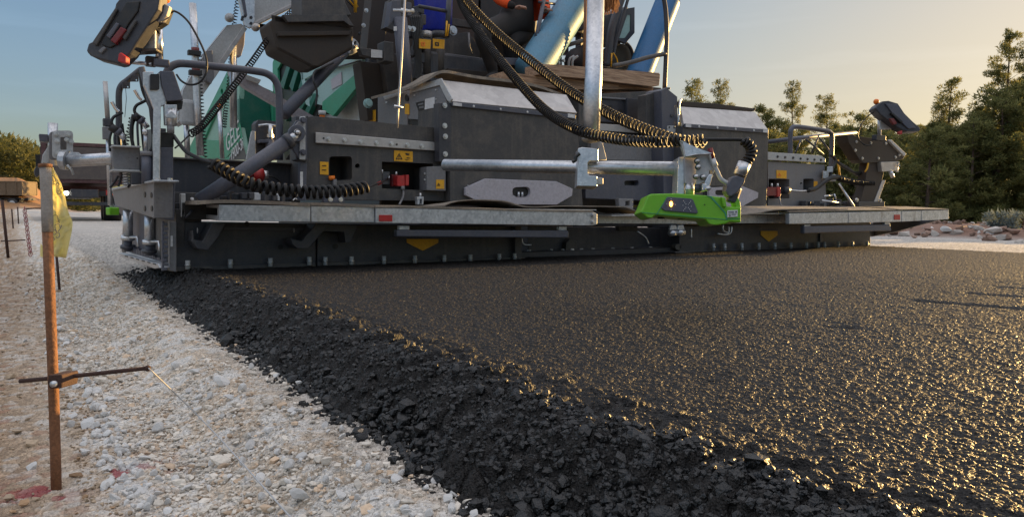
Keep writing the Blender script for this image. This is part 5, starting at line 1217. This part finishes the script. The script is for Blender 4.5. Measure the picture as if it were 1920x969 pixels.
hd = hip+V((-.05, -.01, .72)); b = MB(); b.ball(hd, .105, 10, (.86, .98, 1.15)); b.ball(hd+V((-.02, -.105, -.01)), .018, 6, (.8, 1, 1.3)); b.ball(hd+V((-.09, 0, -.01)), .022, 6, (.4, .8, 1.3)); b.ball(hd+V((.09, 0, -.01)), .022, 6, (.4, .8, 1.3)); part('head', b, skin, pe, True)
b = MB()
for s_ in (-1, 1): b.ball(hd+V((.035*s_, -.094, .015)), .011, 5)
part('eyes', b, black, pe, True); b = MB(); b.ball(hd+V((0, .01, .05)), .118, 10, (.9, 1, .85)); b.box(hd+V((0, -.11, .05)), (.06, .04, .008)); part('cap', b, vest, pe, True)
for hx, s_ in ((hip+V((-.20, -.34, .02)), 1), (hip+V((.13, -.32, .05)), -1)):
    b = MB().ball(hx, .042, 8, (.9, 1.1, .5))
    for k in range(4): q0 = hx+V((-.027+k*.018, -.03, 0)); b.tube([q0, q0+V((0, -.035, -.004)), q0+V((0, -.055, -.022))], [.010, .009, .007], 8)
    b.tube([hx+V((.03*s_, -.0, 0)), hx+V((.055*s_, -.025, -.005)), hx+V((.05*s_, -.05, -.015))], [.012, .010, .008], 8)
    part('hand', b, skin, pe, True)

# ---------------- stake with ribbon, cross rod and string
sk0 = P(105, 922, z=-.232); ds = depth(sk0); kd = ds/1.7*.80
ST_ = empty('survey_stake', sk0, 'near rusty steel stake with taped top and a bolted cross clamp', 'stake')
sp_ = lambda px, py, d=ds: P(px, py, d=d)
part('rod', MB().tube([sp_(106,935), sp_(104,850), sp_(100,720), sp_(94,560), sp_(89,432)], .0138*kd, 20), rust, ST_, True)
part('tape_wrap', MB().tube([sp_(89.5,435), sp_(88.5,400), sp_(87.5,372), sp_(86.5,344), sp_(85,312)], [k*kd for k in (.0150, .0152, .0149, .0154, .0150)], 20), tape, ST_, True)
part('stake_cap', MB().tube([sp_(85,314), sp_(84.8,308)], [.0178*kd, .0182*kd], 20), rust, ST_, True)
cb = FP('clamp_block', [(90,703),(116,702),(117,711),(115,728),(91,728),(88,716)], ds-.032, .06, rust2, ST_)
q_ = sp_(102,719,ds-.034); part('clamp_bolt', MB().tube([q_+fwd*.01, q_-fwd*.006], .0088*kd, 16), zinc, ST_, True)
CRb = empty('cross_rod', sp_(158,700,ds), 'dark rusty bar clamped crosswise on the near stake', 'steel bar')
part('bar', MB().tube([sp_(37,714,ds+.012), sp_(110,707.5,ds+.012), sp_(200,698,ds+.012), sp_(279,689.5,ds+.012)], .0062*kd, 12), rust2, CRb, True)
part('string_knot', MB().ball(sp_(277,690,ds+.012), .007, 6), rust2, CRb, True)
# yellow ribbon: one crumpled film sheet
RIB = empty('marking_ribbon', sp_(100,400,ds), 'translucent yellow marking ribbon with blue handwriting tied to the near stake', 'ribbon')
L_ = [(95,322),(96,350),(96,380),(96,410),(96,440),(97,463),(98,480)]; Rr = [(99,314),(112,338),(122,368),(129,400),(136,416),(134,436),(124,484)]
rows = 40; colsn = 14; vs = []
Lp = smooth_path([V((a, b_, 0)) for a, b_ in L_], 8); Rp = smooth_path([V((a, b_, 0)) for a, b_ in Rr], 8)
for i in range(rows+1):
    a = Lp[int(i/rows*(len(Lp)-1))]; c = Rp[int(i/rows*(len(Rp)-1))]
    for j in range(colsn+1):
        t = j/colsn; q_ = a.lerp(c, t)
        dd = ds+.034 + .014*mnoise.noise(V((t*2.2+3, i*.13, 1))) + .006*mnoise.noise(V((t*6, i*.5, 5)))
        vs.append(P(q_.x+.8*mnoise.noise(V((t*5, i*.4, 9))), q_.y, d=dd))
fs = [(i*(colsn+1)+j, i*(colsn+1)+j+1, (i+1)*(colsn+1)+j+1, (i+1)*(colsn+1)+j) for i in range(rows) for j in range(colsn)]
ymt, nt_, bs_, N_, L2 = node_mat('yellow_film')
bs_.inputs['Base Color'].default_value = (.88, .83, .50, 1); bs_.inputs['Roughness'].default_value = .35; bs_.inputs['Alpha'].default_value = .82
tr = N_('ShaderNodeBsdfTranslucent'); tr.inputs['Color'].default_value = (.95, .86, .42, 1); mxs = N_('ShaderNodeMixShader'); mxs.inputs[0].default_value = .55
L2(bs_.outputs[0], mxs.inputs[1]); L2(tr.outputs[0], mxs.inputs[2]); L2(mxs.outputs[0], nt_.nodes['Material Output'].inputs['Surface'])
fm = part('film', MB().add(vs, fs), ymt, RIB, True)
so_ = fm.modifiers.new('thickness', 'SOLIDIFY'); so_.thickness = .0008
tl = MB(); tv = [sp_(76,456,ds+.03), sp_(84,468,ds+.028), sp_(96,476,ds+.026), sp_(97,488,ds+.026), sp_(84,484,ds+.03), sp_(75,480,ds+.032)]
tl.prism(tv, fwd*.0008); part('film_tail', tl, ymt, RIB)
ink = paint('blue_ink', (.02, .05, .25), .6, dust=0, bump=0); inkd = paint('grey_ink', (.06, .07, .10), .6, dust=0, bump=0)
def stroke(pts, mt, dd=-.018, r=.45):
    b = MB(); b.tube(smooth_path([P(a, b_, d=ds+dd) for a, b_ in pts], 6), r*ds/FPX, 5); part('handwriting', b, mt, fm, True)
def onfilm(px, py):   # sit just in front of the film
    return -.004
for pts, mt in (([(96,331),(98,329),(102,333),(104,338),(101,341),(98,338),(97,333)], inkd), ([(100,343),(104,346),(108,343),(111,346),(108,349)], inkd),
    ([(108,358),(112,357),(114,361),(110,364),(108,362)], inkd), ([(112,357),(115,352),(116,358),(114,364)], inkd),
    ([(99,405),(104,403),(108,405)], inkd), ([(108,405),(109,414),(113,412)], inkd), ([(106,415),(112,416)], inkd), ([(110,410),(111,419)], inkd),
    ([(102,423),(108,420),(112,422),(112,427)], ink), ([(103,424),(104,431),(108,434),(112,430),(116,422)], ink),
    ([(99,433),(103,431),(106,436),(102,440),(99,437)], ink), ([(106,438),(110,436),(112,442),(108,446),(105,444)], ink), ([(99,444),(102,448),(100,451)], ink)):
    stroke(pts, mt, .014)
# guide string from the cross bar towards the lower right
stm = paint('pale_string', (.45, .45, .45), .5, dust=0, bump=0)
q0 = sp_(279,690,ds); q1 = P(392,800,z=-.125); q2 = P(545,969,z=-.105); q3 = q2+(q2-q1).normalized()*.6
o = part('guide_string', MB().tube(smooth_path([q0, q1, q2, q3], 8), .0016, 6), stm, None, True, loc=q0); tag(o, 'fine grey string stretched over the stones from the near cross bar', 'string')
# farther stakes
def stake(label, px, ptop, pbot, zz, cross=None, lean=8, rpx=2.6):
    f = P(px+lean, pbot, z=zz); d = depth(f); e = empty('survey_stake', f, label, 'stake', None)
    part('rod', MB().tube([P(px+lean, pbot+3, d=d), P(px, ptop, d=d)], max(.009, rpx*d/FPX), 10), rust2, e, True)
    if cross: part('cross_bar', MB().tube([P(cross[0], cross[1], d=d), P(cross[2], cross[3], d=d)], .007, 8), rust2, e, True)
stake('second rusty stake, at the left edge behind the near one, with a thin cross bar', 4, 375, 486, -.24, (2,452,47,450), 12)
stake('small far stake left of the red and white chain', 22, 392, 428, -.22, None, 3, 1.2)
stake('small far stake between the tipper truck and the near stake', 33, 388, 420, -.22, None, 2, 1.1)
stake('thin dark red pin hanging below the yellow ribbon', 106, 480, 545, -.22, None, 6, 1.2)
# red and white chain
b = MB(); d = 6.5
for i in range(22):
    t = i/21; p_ = P(46+t*11, 392+t*84, d=d-.05*i*.3); a = i % 2
    ax = (V((1, 0, 0)), V((0, 1, 0)), V((0, 0, 1))) if a else (V((0, 1, 0)), V((1, 0, 0)), V((0, 0, 1)))
    ringp = [p_+ax[0]*.013*math.cos(2*math.pi*k/8)+V((0, 0, 1))*.022*math.sin(2*math.pi*k/8) for k in range(9)]; b.tube(ringp, .0035, 5)
chm = paint('faded_red_chain', (.30, .05, .06), .5, dust=.6, dustcol=(.5, .45, .4), scale=9)
tag(part('barrier_chain', b, chm, None, True, loc=P(50,392,d=d)), 'faded red chain hanging down between the two stakes', 'chain')
tag(part('barrier_rope', MB().tube([P(46,392,d=6.5), P(66,390.5,d=6.6), P(130,391,d=7.0)], .006, 6), rust2, None, True, loc=P(46,392,d=6.5)), 'thin dark red rope running level behind the near stake', 'rope')

# ---------------- trucks
def local(o, yaw_, pts): c, s_ = math.cos(yaw_), math.sin(yaw_); return [V((o.x+c*x-s_*y, o.y+s_*x+c*y, o.z+z)) for x, y, z in pts]
def truck(label, o, yaw_, bodymt, trim, rear=True, sc_=1.0, lit=True):
    e = empty('dump_truck', o, label, 'truck')
    ax = (V((math.cos(yaw_), math.sin(yaw_), 0)), V((-math.sin(yaw_), math.cos(yaw_), 0)), V((0, 0, 1)))
    W = lambda x, y, z: o+(ax[0]*x+ax[1]*y+ax[2]*z)*sc_
    def bx(nm, c, h, mt, par=e, bev=.01): return part(nm, MB().box(W(*c), [k*sc_ for k in h], 0, ax), mt, par, bev=bev)
    # x across, y forward; rear bumper at y=0
    tb = bx('dump_body', (0, 2.6, 2.02), (1.22, 2.6, .62), bodymt)
    bx('top_rail', (0, 2.6, 2.67), (1.27, 2.66, .06), trim, tb); bx('bottom_rail', (0, 2.6, 1.40), (1.25, 2.62, .06), trim, tb)
    for s_ in (-1, 1):
        bx('tailgate_post', (1.18*s_, -.03, 2.02), (.07, .05, .62), trim, tb)
        for k in range(5): bx('side_rib', (1.25*s_, .5+k*1.05, 2.0), (.04, .06, .58), bodymt, tb)
        bx('reflector_strip', (.62*s_, -.035, 1.60), (.30, .012, .055), ora, tb, 0)
    bx('tailgate', (0, -.02, 2.02), (1.1, .03, .56), bodymt, tb)
    bx('chassis', (0, 3.4, .98), (.42, 3.5, .14), dark, e)
    bx('rear_bar', (0, .1, .62), (1.1, .05, .06), dark, e); bx('lamp_bar', (0, .15, .98), (1.15, .05, .09), black, e)
    cb_ = bx('cab', (0, 6.5, 1.95), (1.2, .95, 1.05), trim, e, .12); bx('windscreen', (0, 7.46, 2.3), (1.05, .02, .4), slate, cb_, 0)
    for s_ in (-1, 1):
        bx('mirror', (1.42*s_, 7.3, 2.4), (.08, .05, .28), black, cb_); bx('mud_flap', (.92*s_, .25, .62), (.28, .01, .28), black, e, 0)
        bx('side_window', (1.205*s_, 6.6, 2.35), (.01, .5, .32), slate, cb_, 0)
    for y_ in (1.0, 2.35, 6.7):
        for s_ in (-1, 1):
            w_ = part('wheel', MB().tube([W(s_*.62 if y_ < 5 else s_*.85, y_, .52), W(s_*1.18, y_, .52)], .52*sc_, 26), black, e, True)
            part('rim', MB().tube([W(s_*1.1, y_, .52), W(s_*1.195, y_, .52)], [.33*sc_, .30*sc_], 20), lgrey if not rear else grey, w_, True)
            part('hub', MB().tube([W(s_*1.15, y_, .52), W(s_*1.22, y_, .52)], .12*sc_, 12), dark, w_, True)
    if lit:
        part('reversing_lamp', MB().tube([W(-.55, .05, .98), W(-.55, .11, .98)], .07, 12), lamp, e); part('tail_lamp', MB().tube([W(.86, .05, 1.02), W(.86, .11, 1.02)], .06, 12), lampo, e)
        bx('tail_lamp_box', (.86, .13, 1.02), (.20, .04, .09), red, e)
    return e
maroon = paint('dull_maroon_paint', (.07, .026, .030), .55, dust=.4, dustcol=(.2, .15, .12)); body1 = paint('dusty_brown_grey_paint', (.085, .07, .065), .6, dust=.4, dustcol=(.2, .16, .13))
p_ = P(160,405,y=30); truck('dump truck seen from behind, maroon rails and orange reflectors, lamps lit', V((p_.x, p_.y, -.14)), R(-2), body1, maroon)
tan_ = paint('dusty_tan_paint', (.13, .095, .06), .7, dust=.5, dustcol=(.35, .26, .17))
p_ = P(56,391,d=74); truck('dusty tan tipper truck standing side on at the far left edge', V((p_.x, p_.y, p_.z-.05)), yaw*-1+R(92), tan_, tan_, False, 1.0, False)
# ================================================================= stones, berm, trees
rng = np.random.default_rng(11)
def ico(sub=1):
    import bmesh
    bm = bmesh.new(); bmesh.ops.create_icosphere(bm, subdivisions=sub, radius=1); v = np.array([p.co[:] for p in bm.verts]); f = np.array([[q.index for q in p.verts] for p in bm.faces]); bm.free(); return v, f
def rock_shape(seed, sub=2):
    v, f = ico(sub); r = np.random.default_rng(seed); v = v.copy()
    for k in range(13):   # cut flats
        n = r.normal(size=3); n /= np.linalg.norm(n); d = r.uniform(.34, .72); t = v@n; m_ = t > d; v[m_] -= np.outer(t[m_]-d, n)
    return v*r.uniform(.75, 1.2, 3), f
def lump_shape(seed, sub=1):
    v, f = ico(sub); r = np.random.default_rng(seed); return v*(1+.22*r.normal(size=(len(v), 1)).clip(-1, 1))*r.uniform(.8, 1.15, 3), f
lumps = [lump_shape(s_) for s_ in range(10)]
shapes = [rock_shape(s_, 1) for s_ in range(10)]
shapes2 = [rock_shape(s_+50, 2) for s_ in range(8)]
def scatter(name, pos, size, tint, shp, mt, kind='stuff', flat=.7, smooth=False):
    V_, F_, C_ = [], [], []; o_ = 0
    for i in range(len(pos)):
        v, f = shp[i % len(shp)]; a = rng.uniform(0, 6.28); c, s_ = math.cos(a), math.sin(a)
        w_ = v*size[i]*np.array([1, .8, flat]); t = rng.uniform(-.5, .5); w_ = w_@np.array([[c, s_, 0], [-s_, c, 0], [0, 0, 1]]).T@np.array([[1, 0, 0], [0, math.cos(t), -math.sin(t)], [0, math.sin(t), math.cos(t)]])
        V_.append(w_+pos[i]); F_.append(f+o_); o_ += len(v); C_.append(np.tile(tint[i], (len(v), 1)))
    me = np_mesh(name, np.concatenate(V_), np.concatenate(F_), np.concatenate(C_), smooth); return me
stm_ = tint_mat('limestone_fragment', .85, .3, 120, .35, .003, .10)
blk_ = tint_mat('asphalt_crumb', .45, .5, 300, .6, .002, .2)
# loose small stones over shoulder and left flat
n = 34000; x = np.concatenate([rng.normal(.33, .10, n//3), rng.uniform(.1, .70, n//3), rng.uniform(-1.6, .3, n-2*(n//3))]); y = rng.uniform(.5, 1, n)**1.5*0+np.exp(rng.uniform(math.log(.45), math.log(9), n))
s_ = np.exp(rng.normal(math.log(.0048), .5, n))*(1+.05*y); z = base_z(x, y)+s_*.15+.004
tn = np.array([.72, .65, .555])*rng.uniform(.62, 1.08, (n, 1))*np.where(rng.random((n, 1)) < .14, np.array([[.92, .76, .62]]), 1)*np.where((x < .18)[:, None], np.array([[.62, .52, .42]]), 1)
k_ = (x > .2) | (rng.random(n) < .55); x, y, z, s_, tn = x[k_], y[k_], z[k_], s_[k_], tn[k_]
o = mkobj('gravel_stones', scatter('gravel_stones', np.stack([x, y, z], 1), s_, tn, shapes, stm_), stm_); tag(o, kind='stuff')
# crumbs of asphalt along the toe
n = 2600; y = np.exp(rng.uniform(math.log(.4), math.log(6.3), n)); x = MAT_TOE-.005+rng.normal(.02, .028, n); s_ = np.exp(rng.normal(math.log(.0085), .4, n)); z = base_z(x, y)+s_*.5+np.clip(x-MAT_TOE, 0, .1)*.9
o = mkobj('asphalt_crumbs', scatter('asphalt_crumbs', np.stack([x, y, z], 1), s_, np.full((n, 3), .009), lumps, blk_), blk_); tag(o, kind='stuff')
# larger lumps showing on the asphalt flank
n = 7000; y = np.exp(rng.uniform(math.log(.4), math.log(6.2), n)); x = np.where(y > 4.7, rng.uniform(MAT_TOE+.01, .78, n), rng.uniform(MAT_TOE+.01, MAT_TOP-.01, n)); s_ = np.exp(rng.normal(math.log(.0056), .42, n)); z = mat_z(x, y)[0]-s_*.1
o = mkobj('asphalt_lumps', scatter('asphalt_lumps', np.stack([x, y, z], 1), s_, np.full((n, 3), .009), lumps, blk_), blk_); tag(o, kind='stuff')
# single aggregate stones standing in the near surface of the mat
n = 80000; rr_ = np.exp(rng.uniform(math.log(.85), math.log(4.6), n)); a_ = rng.uniform(R(-2), R(76), n); x = rr_*np.sin(a_); y = rr_*np.cos(a_); k_ = (x > MAT_TOP-.08) & (y < 4.7); x, y = x[k_], y[k_]; n = len(x)
s_ = np.exp(rng.normal(math.log(.0041), .32, n)); z = mat_z(x, y)[0]-s_*.35; sh0 = [rock_shape(q+90, 0) for q in range(12)]
blk2 = tint_mat('aggregate_stone', .5, .34, 300, .5, .001, .2)
V0 = np.stack([v for v, f in sh0]); F0 = sh0[0][1]; ii = rng.integers(0, 12, n); an = rng.uniform(0, 6.28, n); vv = V0[ii]*s_[:, None, None]*np.array([1, .85, .75]); c_, d_ = np.cos(an)[:, None], np.sin(an)[:, None]
vv = np.stack([vv[..., 0]*c_-vv[..., 1]*d_, vv[..., 0]*d_+vv[..., 1]*c_, vv[..., 2]], -1)+np.stack([x, y, z], 1)[:, None, :]
ff = (F0[None]+(np.arange(n)*V0.shape[1])[:, None, None]).reshape(-1, 3); cc = np.repeat(np.array([.016, .0135, .012])*rng.uniform(.5, 1.6, (n, 1))*np.where(rng.random((n, 1)) < .03, 3.2, 1), V0.shape[1], 0)
o = mkobj('asphalt_aggregate', np_mesh('asphalt_aggregate', vv.reshape(-1, 3), ff, cc, False), blk2); tag(o, kind='stuff')
# white stones along the foot of the shoulder: each one its own thing
rock_me = []
for k in range(8):
    v, f = shapes2[k]; rock_me.append(np_mesh('rock', v*np.array([1, .8, .7]), f, np.tile(np.array([.66, .64, .61])*(.88+.03*k), (len(v), 1)), False)); rock_me[-1].materials.append(stm_)
def rock(px, py, rpx, label=None, group='pale stones along the foot of the gravel shoulder', zz=None):
    p = P(px, py, z=-.22 if zz is None else zz)
    for _ in range(5): p = P(px, py, z=gz(p.x, p.y)+.004)
    o = bpy.data.objects.new('rock', rock_me[random.randrange(8)]); COL.objects.link(o); r = 1.15*rpx*depth(p)/FPX
    o.location = p+Vector((0, 0, r*.30)); o.scale = (r, r, r); o.rotation_euler = (random.uniform(-.3, .3), random.uniform(-.3, .3), random.uniform(0, 6.3))
    tag(o, label or 'pale limestone lump among the loose stones of the shoulder', 'rock', group)
random.seed(21)
rocks = [(133,798,15),(165,800,17),(158,828,12),(185,812,10),(160,850,13),(162,742,13),(200,862,14),(225,850,12),(250,875,15),(205,912,15),(240,905,11),(262,895,14),(215,935,12),(270,862,13),(245,935,11),(120,710,9),(60,878,13),(175,770,11),(148,700,9),(130,765,8),(205,800,10),(155,640,6),(48,640,6),(118,600,7),(85,640,6),(345,640,9),(330,690,14),(312,668,10),(366,700,13),(415,722,20),(395,745,14),(372,748,10),(355,735,9),(430,748,12),(455,730,13),(530,765,10),(560,935,22),(545,880,16),(500,810,14),(520,850,13),(470,838,14),(565,860,14),(690,880,11),(745,900,14),(815,905,12),(840,800,9),(300,810,16),(255,705,8),(370,770,10),(375,785,8),(455,870,13),(490,900,14),(540,905,10),(610,905,12),(640,930,14),(395,870,9),(330,900,10),(610,800,10),(640,820,9),(700,940,12),(760,955,12),(850,930,11),(880,950,12),(290,600,8),(240,560,7),(205,590,8),(250,640,8),(200,560,6),(155,555,6),(148,575,5),(470,690,8),(520,705,9),(560,720,9),(580,900,10),(295,755,9),(280,690,7)]
for q_ in rocks: rock(*q_)
for i in range(70):
    px = random.uniform(180, 900); py = random.uniform(max(560, 500+(px-180)*.62+20), 969)
    if py < 520+.627*(px-240)+14: continue
    rock(px, py, random.uniform(4, 10)*(py/800)**1.5)
for i in range(170):
    t = random.random()**.7; py = 500+t*460; cx = 55+(py-500)*.48; rock(cx+random.gauss(0, 10+20*t), py+random.gauss(0, 5), (3.2+11*t)*random.uniform(.55, 1.1))
# the far rubble berm
for px, py, rp in ((1750,426,25),(1768,436,16),(1735,440,12),(1775,424,14),(1700,436,9),(1690,441,8),(1722,440,9),(1855,433,12),(1870,438,9),(1842,444,8),(1826,447,7),(1895,440,9),(1812,440,7),(1908,444,8),(1715,430,8),(1650,438,7),(1670,434,8),(1882,446,6),(1835,434,7),(1660,443,6)):
    p = P(px, py+rp*.5, x=17.0+random.uniform(-.3, .5)); r = rp*depth(p)/FPX
    o = bpy.data.objects.new('boulder', rock_me[random.randrange(8)]); COL.objects.link(o); o.location = p; o.scale = (r*1.1, r*.9, r*.95); o.rotation_euler = (0, random.uniform(-.4, .4), random.uniform(0, 6))
    tag(o, 'large pale boulder on the far rubble bank, largest of them' if rp == 25 else 'pale boulder lying on the red rubble bank before the pines', 'boulder', None if rp == 25 else 'boulders on the far bank')
n = 1500; y = rng.uniform(3, 45, n); x = rng.normal(17.3, .8, n); s_ = np.exp(rng.normal(math.log(.10), .5, n)); z = base_z(x, y)+s_*.2
tn = np.where(rng.random((n, 1)) < .55, np.array([[.32, .21, .16]]), np.array([[.5, .45, .4]]))*rng.uniform(.6, 1.1, (n, 1))
o = mkobj('rubble_stones', scatter('rubble_stones', np.stack([x, y, z], 1), s_, tn, shapes, stm_), stm_); tag(o, kind='stuff')

# ---------------- foliage
def leaf_mat(name, c1, c2, tr_=.45):
    mt, nt, bs, N, L = node_mat(name)
    at = N('ShaderNodeVertexColor'); at.layer_name = 'tint'
    mx = N('ShaderNodeMix'); mx.data_type = 'RGBA'; mx.inputs['A'].default_value = (*c1, 1); mx.inputs['B'].default_value = (*c2, 1); sp = N('ShaderNodeSeparateColor'); L(at.outputs['Color'], sp.inputs[0]); L(sp.outputs[0], mx.inputs['Factor'])
    L(mx.outputs['Result'], bs.inputs['Base Color']); bs.inputs['Roughness'].default_value = .7; bs.inputs['Specular IOR Level'].default_value = .25
    t = N('ShaderNodeBsdfTranslucent'); L(mx.outputs['Result'], t.inputs['Color']); ms = N('ShaderNodeMixShader'); ms.inputs[0].default_value = tr_
    L(bs.outputs[0], ms.inputs[1]); L(t.outputs[0], ms.inputs[2]); L(ms.outputs[0], nt.nodes['Material Output'].inputs['Surface']); return mt
pinem = leaf_mat('pine_needles', (.055, .080, .030), (.30, .28, .10), .55); bark = paint('pine_bark', (.09, .06, .045), .9, dust=.3)
greym = leaf_mat('grey_scrub_leaves', (.12, .15, .14), (.22, .26, .25), .3)
def leaves(cen, rad, n, sz, r):
    """tufts of short needle blades spread round branch points"""
    k = r.integers(0, len(cen), n); d = r.normal(size=(n, 3)); d /= np.linalg.norm(d, axis=1)[:, None]
    c = cen[k]+d*rad[k][:, None]*(r.random(n)**.5)[:, None]*np.array([1, 1, .7])
    a = d+r.normal(size=(n, 3))*.6+np.array([0, 0, .5]); a /= np.linalg.norm(a, axis=1)[:, None]; b_ = np.cross(a, r.normal(size=(n, 3))); b_ /= np.linalg.norm(b_, axis=1)[:, None]
    s_ = (sz*r.uniform(.6, 1.5, n))[:, None]
    v = np.stack([c-b_*s_*.20, c+b_*s_*.20, c+a*s_], 1).reshape(-1, 3); f = np.arange(3*n).reshape(-1, 3); t = np.repeat((r.random(n)*.6+.4*r.random(len(cen))[k]), 3)[:, None]
    return v, f, np.repeat(t, 3, 1)
def pine(seed, h, spread, nl, bare=.12, sz=.10, dense=1.0):
    r = np.random.default_rng(seed); tr = MB(); top = h; bend = r.normal(0, .03*h, 2)
    path = [Vector((bend[0]*math.sin(t*2.5), bend[1]*math.sin(t*2), t*h)) for t in np.linspace(0, 1, 9)]
    tr.tube(path, [(.018*h*(1-t)+.006) for t in np.linspace(0, 1, 9)], 7); cen = []; rad = []
    z = bare*h
    while z < h*.98:
        t = z/h; L_ = spread*(1-t)**.75*(.55+.6*r.random())+.10
        for k in range(r.integers(2, 5)):
            if r.random() > .86*dense: continue
            a = r.uniform(0, 6.28); Lk = L_*r.uniform(.6, 1.15); p0 = Vector((bend[0]*math.sin(t*2.5), bend[1]*math.sin(t*2), z)); up = .25+.7*t
            p1 = p0+Vector((math.cos(a)*Lk*.6, math.sin(a)*Lk*.6, Lk*up*.35)); p2 = p0+Vector((math.cos(a)*Lk, math.sin(a)*Lk, Lk*up*.9))
            tr.tube([p0, p1, p2], [.006*h*(1-t)+.004, .005, .002], 4, cap=False)
            m_ = max(2, int(Lk/.22))
            for j in range(m_):
                u = .35+.7*(j+1)/m_; q = p0.lerp(p1, u*1.5) if u < .62 else p1.lerp(p2, (u-.62)/.40)
                cen.append(q+Vector(r.normal(0, .06, 3))); rad.append(.11+.10*r.random())
        z += h*r.uniform(.028, .055)
    cen.append(Vector((0, 0, h))); rad.append(.12)
    v, f, c = leaves(np.array([tuple(q) for q in cen]), np.array(rad), nl, sz, r)
    crown = np_mesh('crown', v, f, c, False); crown.materials.append(pinem)
    tm = bpy.data.meshes.new('trunk'); tm.from_pydata(tr.v, [], tr.f); tm.materials.append(bark); return tm, crown
def plant(protos, i, loc, sc_, rz, name, label, cat, group):
    e = empty(name, loc, label, cat, group, rz); e.scale = (sc_[0], sc_[0], sc_[1]); tm, cm = protos[i]
    for nm, me in (('trunk', tm), ('crown', cm)):
        o = bpy.data.objects.new(nm, me); COL.objects.link(o); o.parent = e
    return e
PT = [pine(1, 6, 1.7, 24000, .12, .075, 1.15), pine(2, 5, 1.3, 17000, .12, .075, 1.1), pine(3, 4.5, 1.5, 18000, .05, .08, 1.1), pine(4, 4, 1.6, 18000, .02, .08, 1.1), pine(5, 5, .9, 9000, .2, .07), pine(6, 5, 1.15, 9000, .2, .065, 1.0), pine(7, 6, 1.7, 27000, .12, .065, 1.15)]
def tree_at(px, ytop, xw, i, w_, label, grp=None):
    b_ = P(px, 440, x=xw); g_ = gz(b_.x, b_.y)-.1; t_ = P(px, ytop, x=xw); hh = [6, 5, 4.5, 4, 5, 5, 6][i]; s_ = (t_.z-g_)/hh
    return plant(PT, i, Vector((b_.x, b_.y, g_)), (s_*w_, s_), random.uniform(0, 6), 'pine_tree', label, 'tree', grp)
random.seed(5)
tree_at(1872, 62, 25.5, 6, .85, 'tallest pine of the far belt, near the right edge')
tree_at(1908, 100, 26, 6, .9, 'tall pine cut by the right edge of the view')
tree_at(1782, 152, 25, 4, 1.1, 'slender pine standing alone left of the tallest one')
tree_at(1476, 158, 27, 5, .75, 'slender pine with thin twigs above the right hood, left of the bushy one')
tree_at(1528, 184, 27, 5, 1.0, 'bushy young pine rising right of the slender one')
tree_at(1340, 155, 28, 5, .8, 'young pine peeping above the right hood box, right one of the pair')
tree_at(1300, 154, 28, 5, 1.1, 'young pine peeping above the right hood box, left one of the pair')
tree_at(1750, 205, 25, 5, 1.1, 'broad young pine left of the slender lone one')
tree_at(1826, 205, 25, 5, 1.2, 'pine filling the gap left of the tallest one')
G1 = 'young pines of the far belt'
for px, yt in ((1265,232),(1385,212),(1420,205),(1440,222),(1455,240),(1500,246),(1560,238),(1590,242),(1615,246),(1640,240),(1665,238),(1690,244),(1715,238),(1735,236),(1765,240),(1800,240),(1850,225),(1885,165),(1838,185),(1812,225),(1925,160),(1820,238),(1785,242),(1845,215),(1575,246),(1600,249),(1660,247),(1705,240)):
    tree_at(px, yt, random.uniform(23, 27), random.choice([1, 2, 3]), 1.15, 'young pine among the dense belt behind the rubble bank', G1)
for k in range(46):
    y_ = 10.5+k*.95+random.uniform(-.3, .3); x_ = random.uniform(21.0, 24)
    plant(PT, random.choice([2, 3, 3]), Vector((x_, y_, gz(x_, y_)-.1)), (random.uniform(.75, 1.0), random.uniform(.62, .85)), random.uniform(0, 6), 'pine_tree', 'young pine among the dense belt behind the rubble bank', 'tree', G1)
for k in range(26):
    y_ = 50+k*2.6; x_ = random.uniform(22, 30)
    plant(PT, random.choice([1, 2, 3]), Vector((x_, y_, gz(x_, y_)-.1)), (1.1, random.uniform(.8, 1.15)), random.uniform(0, 6), 'pine_tree', 'young pine among the dense belt behind the rubble bank', 'tree', G1)
# undergrowth in front of and between the pines
r = np.random.default_rng(9); m_ = 900; cy_ = r.uniform(9.5, 110, m_); cx_ = r.uniform(20.2, 29, m_)+(cy_ > 60)*2; cz_ = base_z(cx_, cy_)+r.uniform(.1, 2.4, m_)*(.5+.5*ss(cx_, 20, 22.5)); cen = np.stack([cx_, cy_, cz_], 1)
v, f, c = leaves(cen, r.uniform(.4, .8, m_), 110000, .13, r)
tag(mkobj('undergrowth', np_mesh('undergrowth', v, f, c, False), pinem), kind='stuff')
# little grey bush by the boulders
bp = P(1882, 440, x=18.2); b = MB(); cen = []
for k in range(14):
    a = random.uniform(0, 6.28); q = Vector((math.cos(a)*random.uniform(.1, .42), math.sin(a)*.3, random.uniform(.25, .62))); b.tube([Vector(), q*.5+Vector((0, 0, .06)), q], [.012, .007, .003], 4); cen += [tuple(q), tuple(q*.75), tuple(q*.55)]
e = empty('grey_bush', bp-Vector((0, 0, .15)), 'small silvery bush growing on the bank behind the boulders, near the right edge', 'bush')
tm = bpy.data.meshes.new('stem'); tm.from_pydata(b.v, [], b.f); mkobj('stem', tm, bark, e)
v, f, c = leaves(np.array(cen), np.full(len(cen), .12), 2600, .07, r); mkobj('foliage', np_mesh('foliage', v, f, c, False), greym, e)
# wood on the hill at the far left
m_ = 1400; cy_ = r.uniform(106, 165, m_); th = r.uniform(-.16, .085, m_); cx_ = cy_*th; cz_ = base_z(cx_, cy_)+r.uniform(.2, 4.2, m_)
hillm = leaf_mat('hill_wood_leaves', (.05, .065, .02), (.16, .15, .05)); v, f, c = leaves(np.stack([cx_, cy_, cz_], 1), r.uniform(1.0, 2.0, m_), 70000, .55, r)
tag(mkobj('hill_wood', np_mesh('hill_wood', v, f, c, False), hillm), kind='stuff')
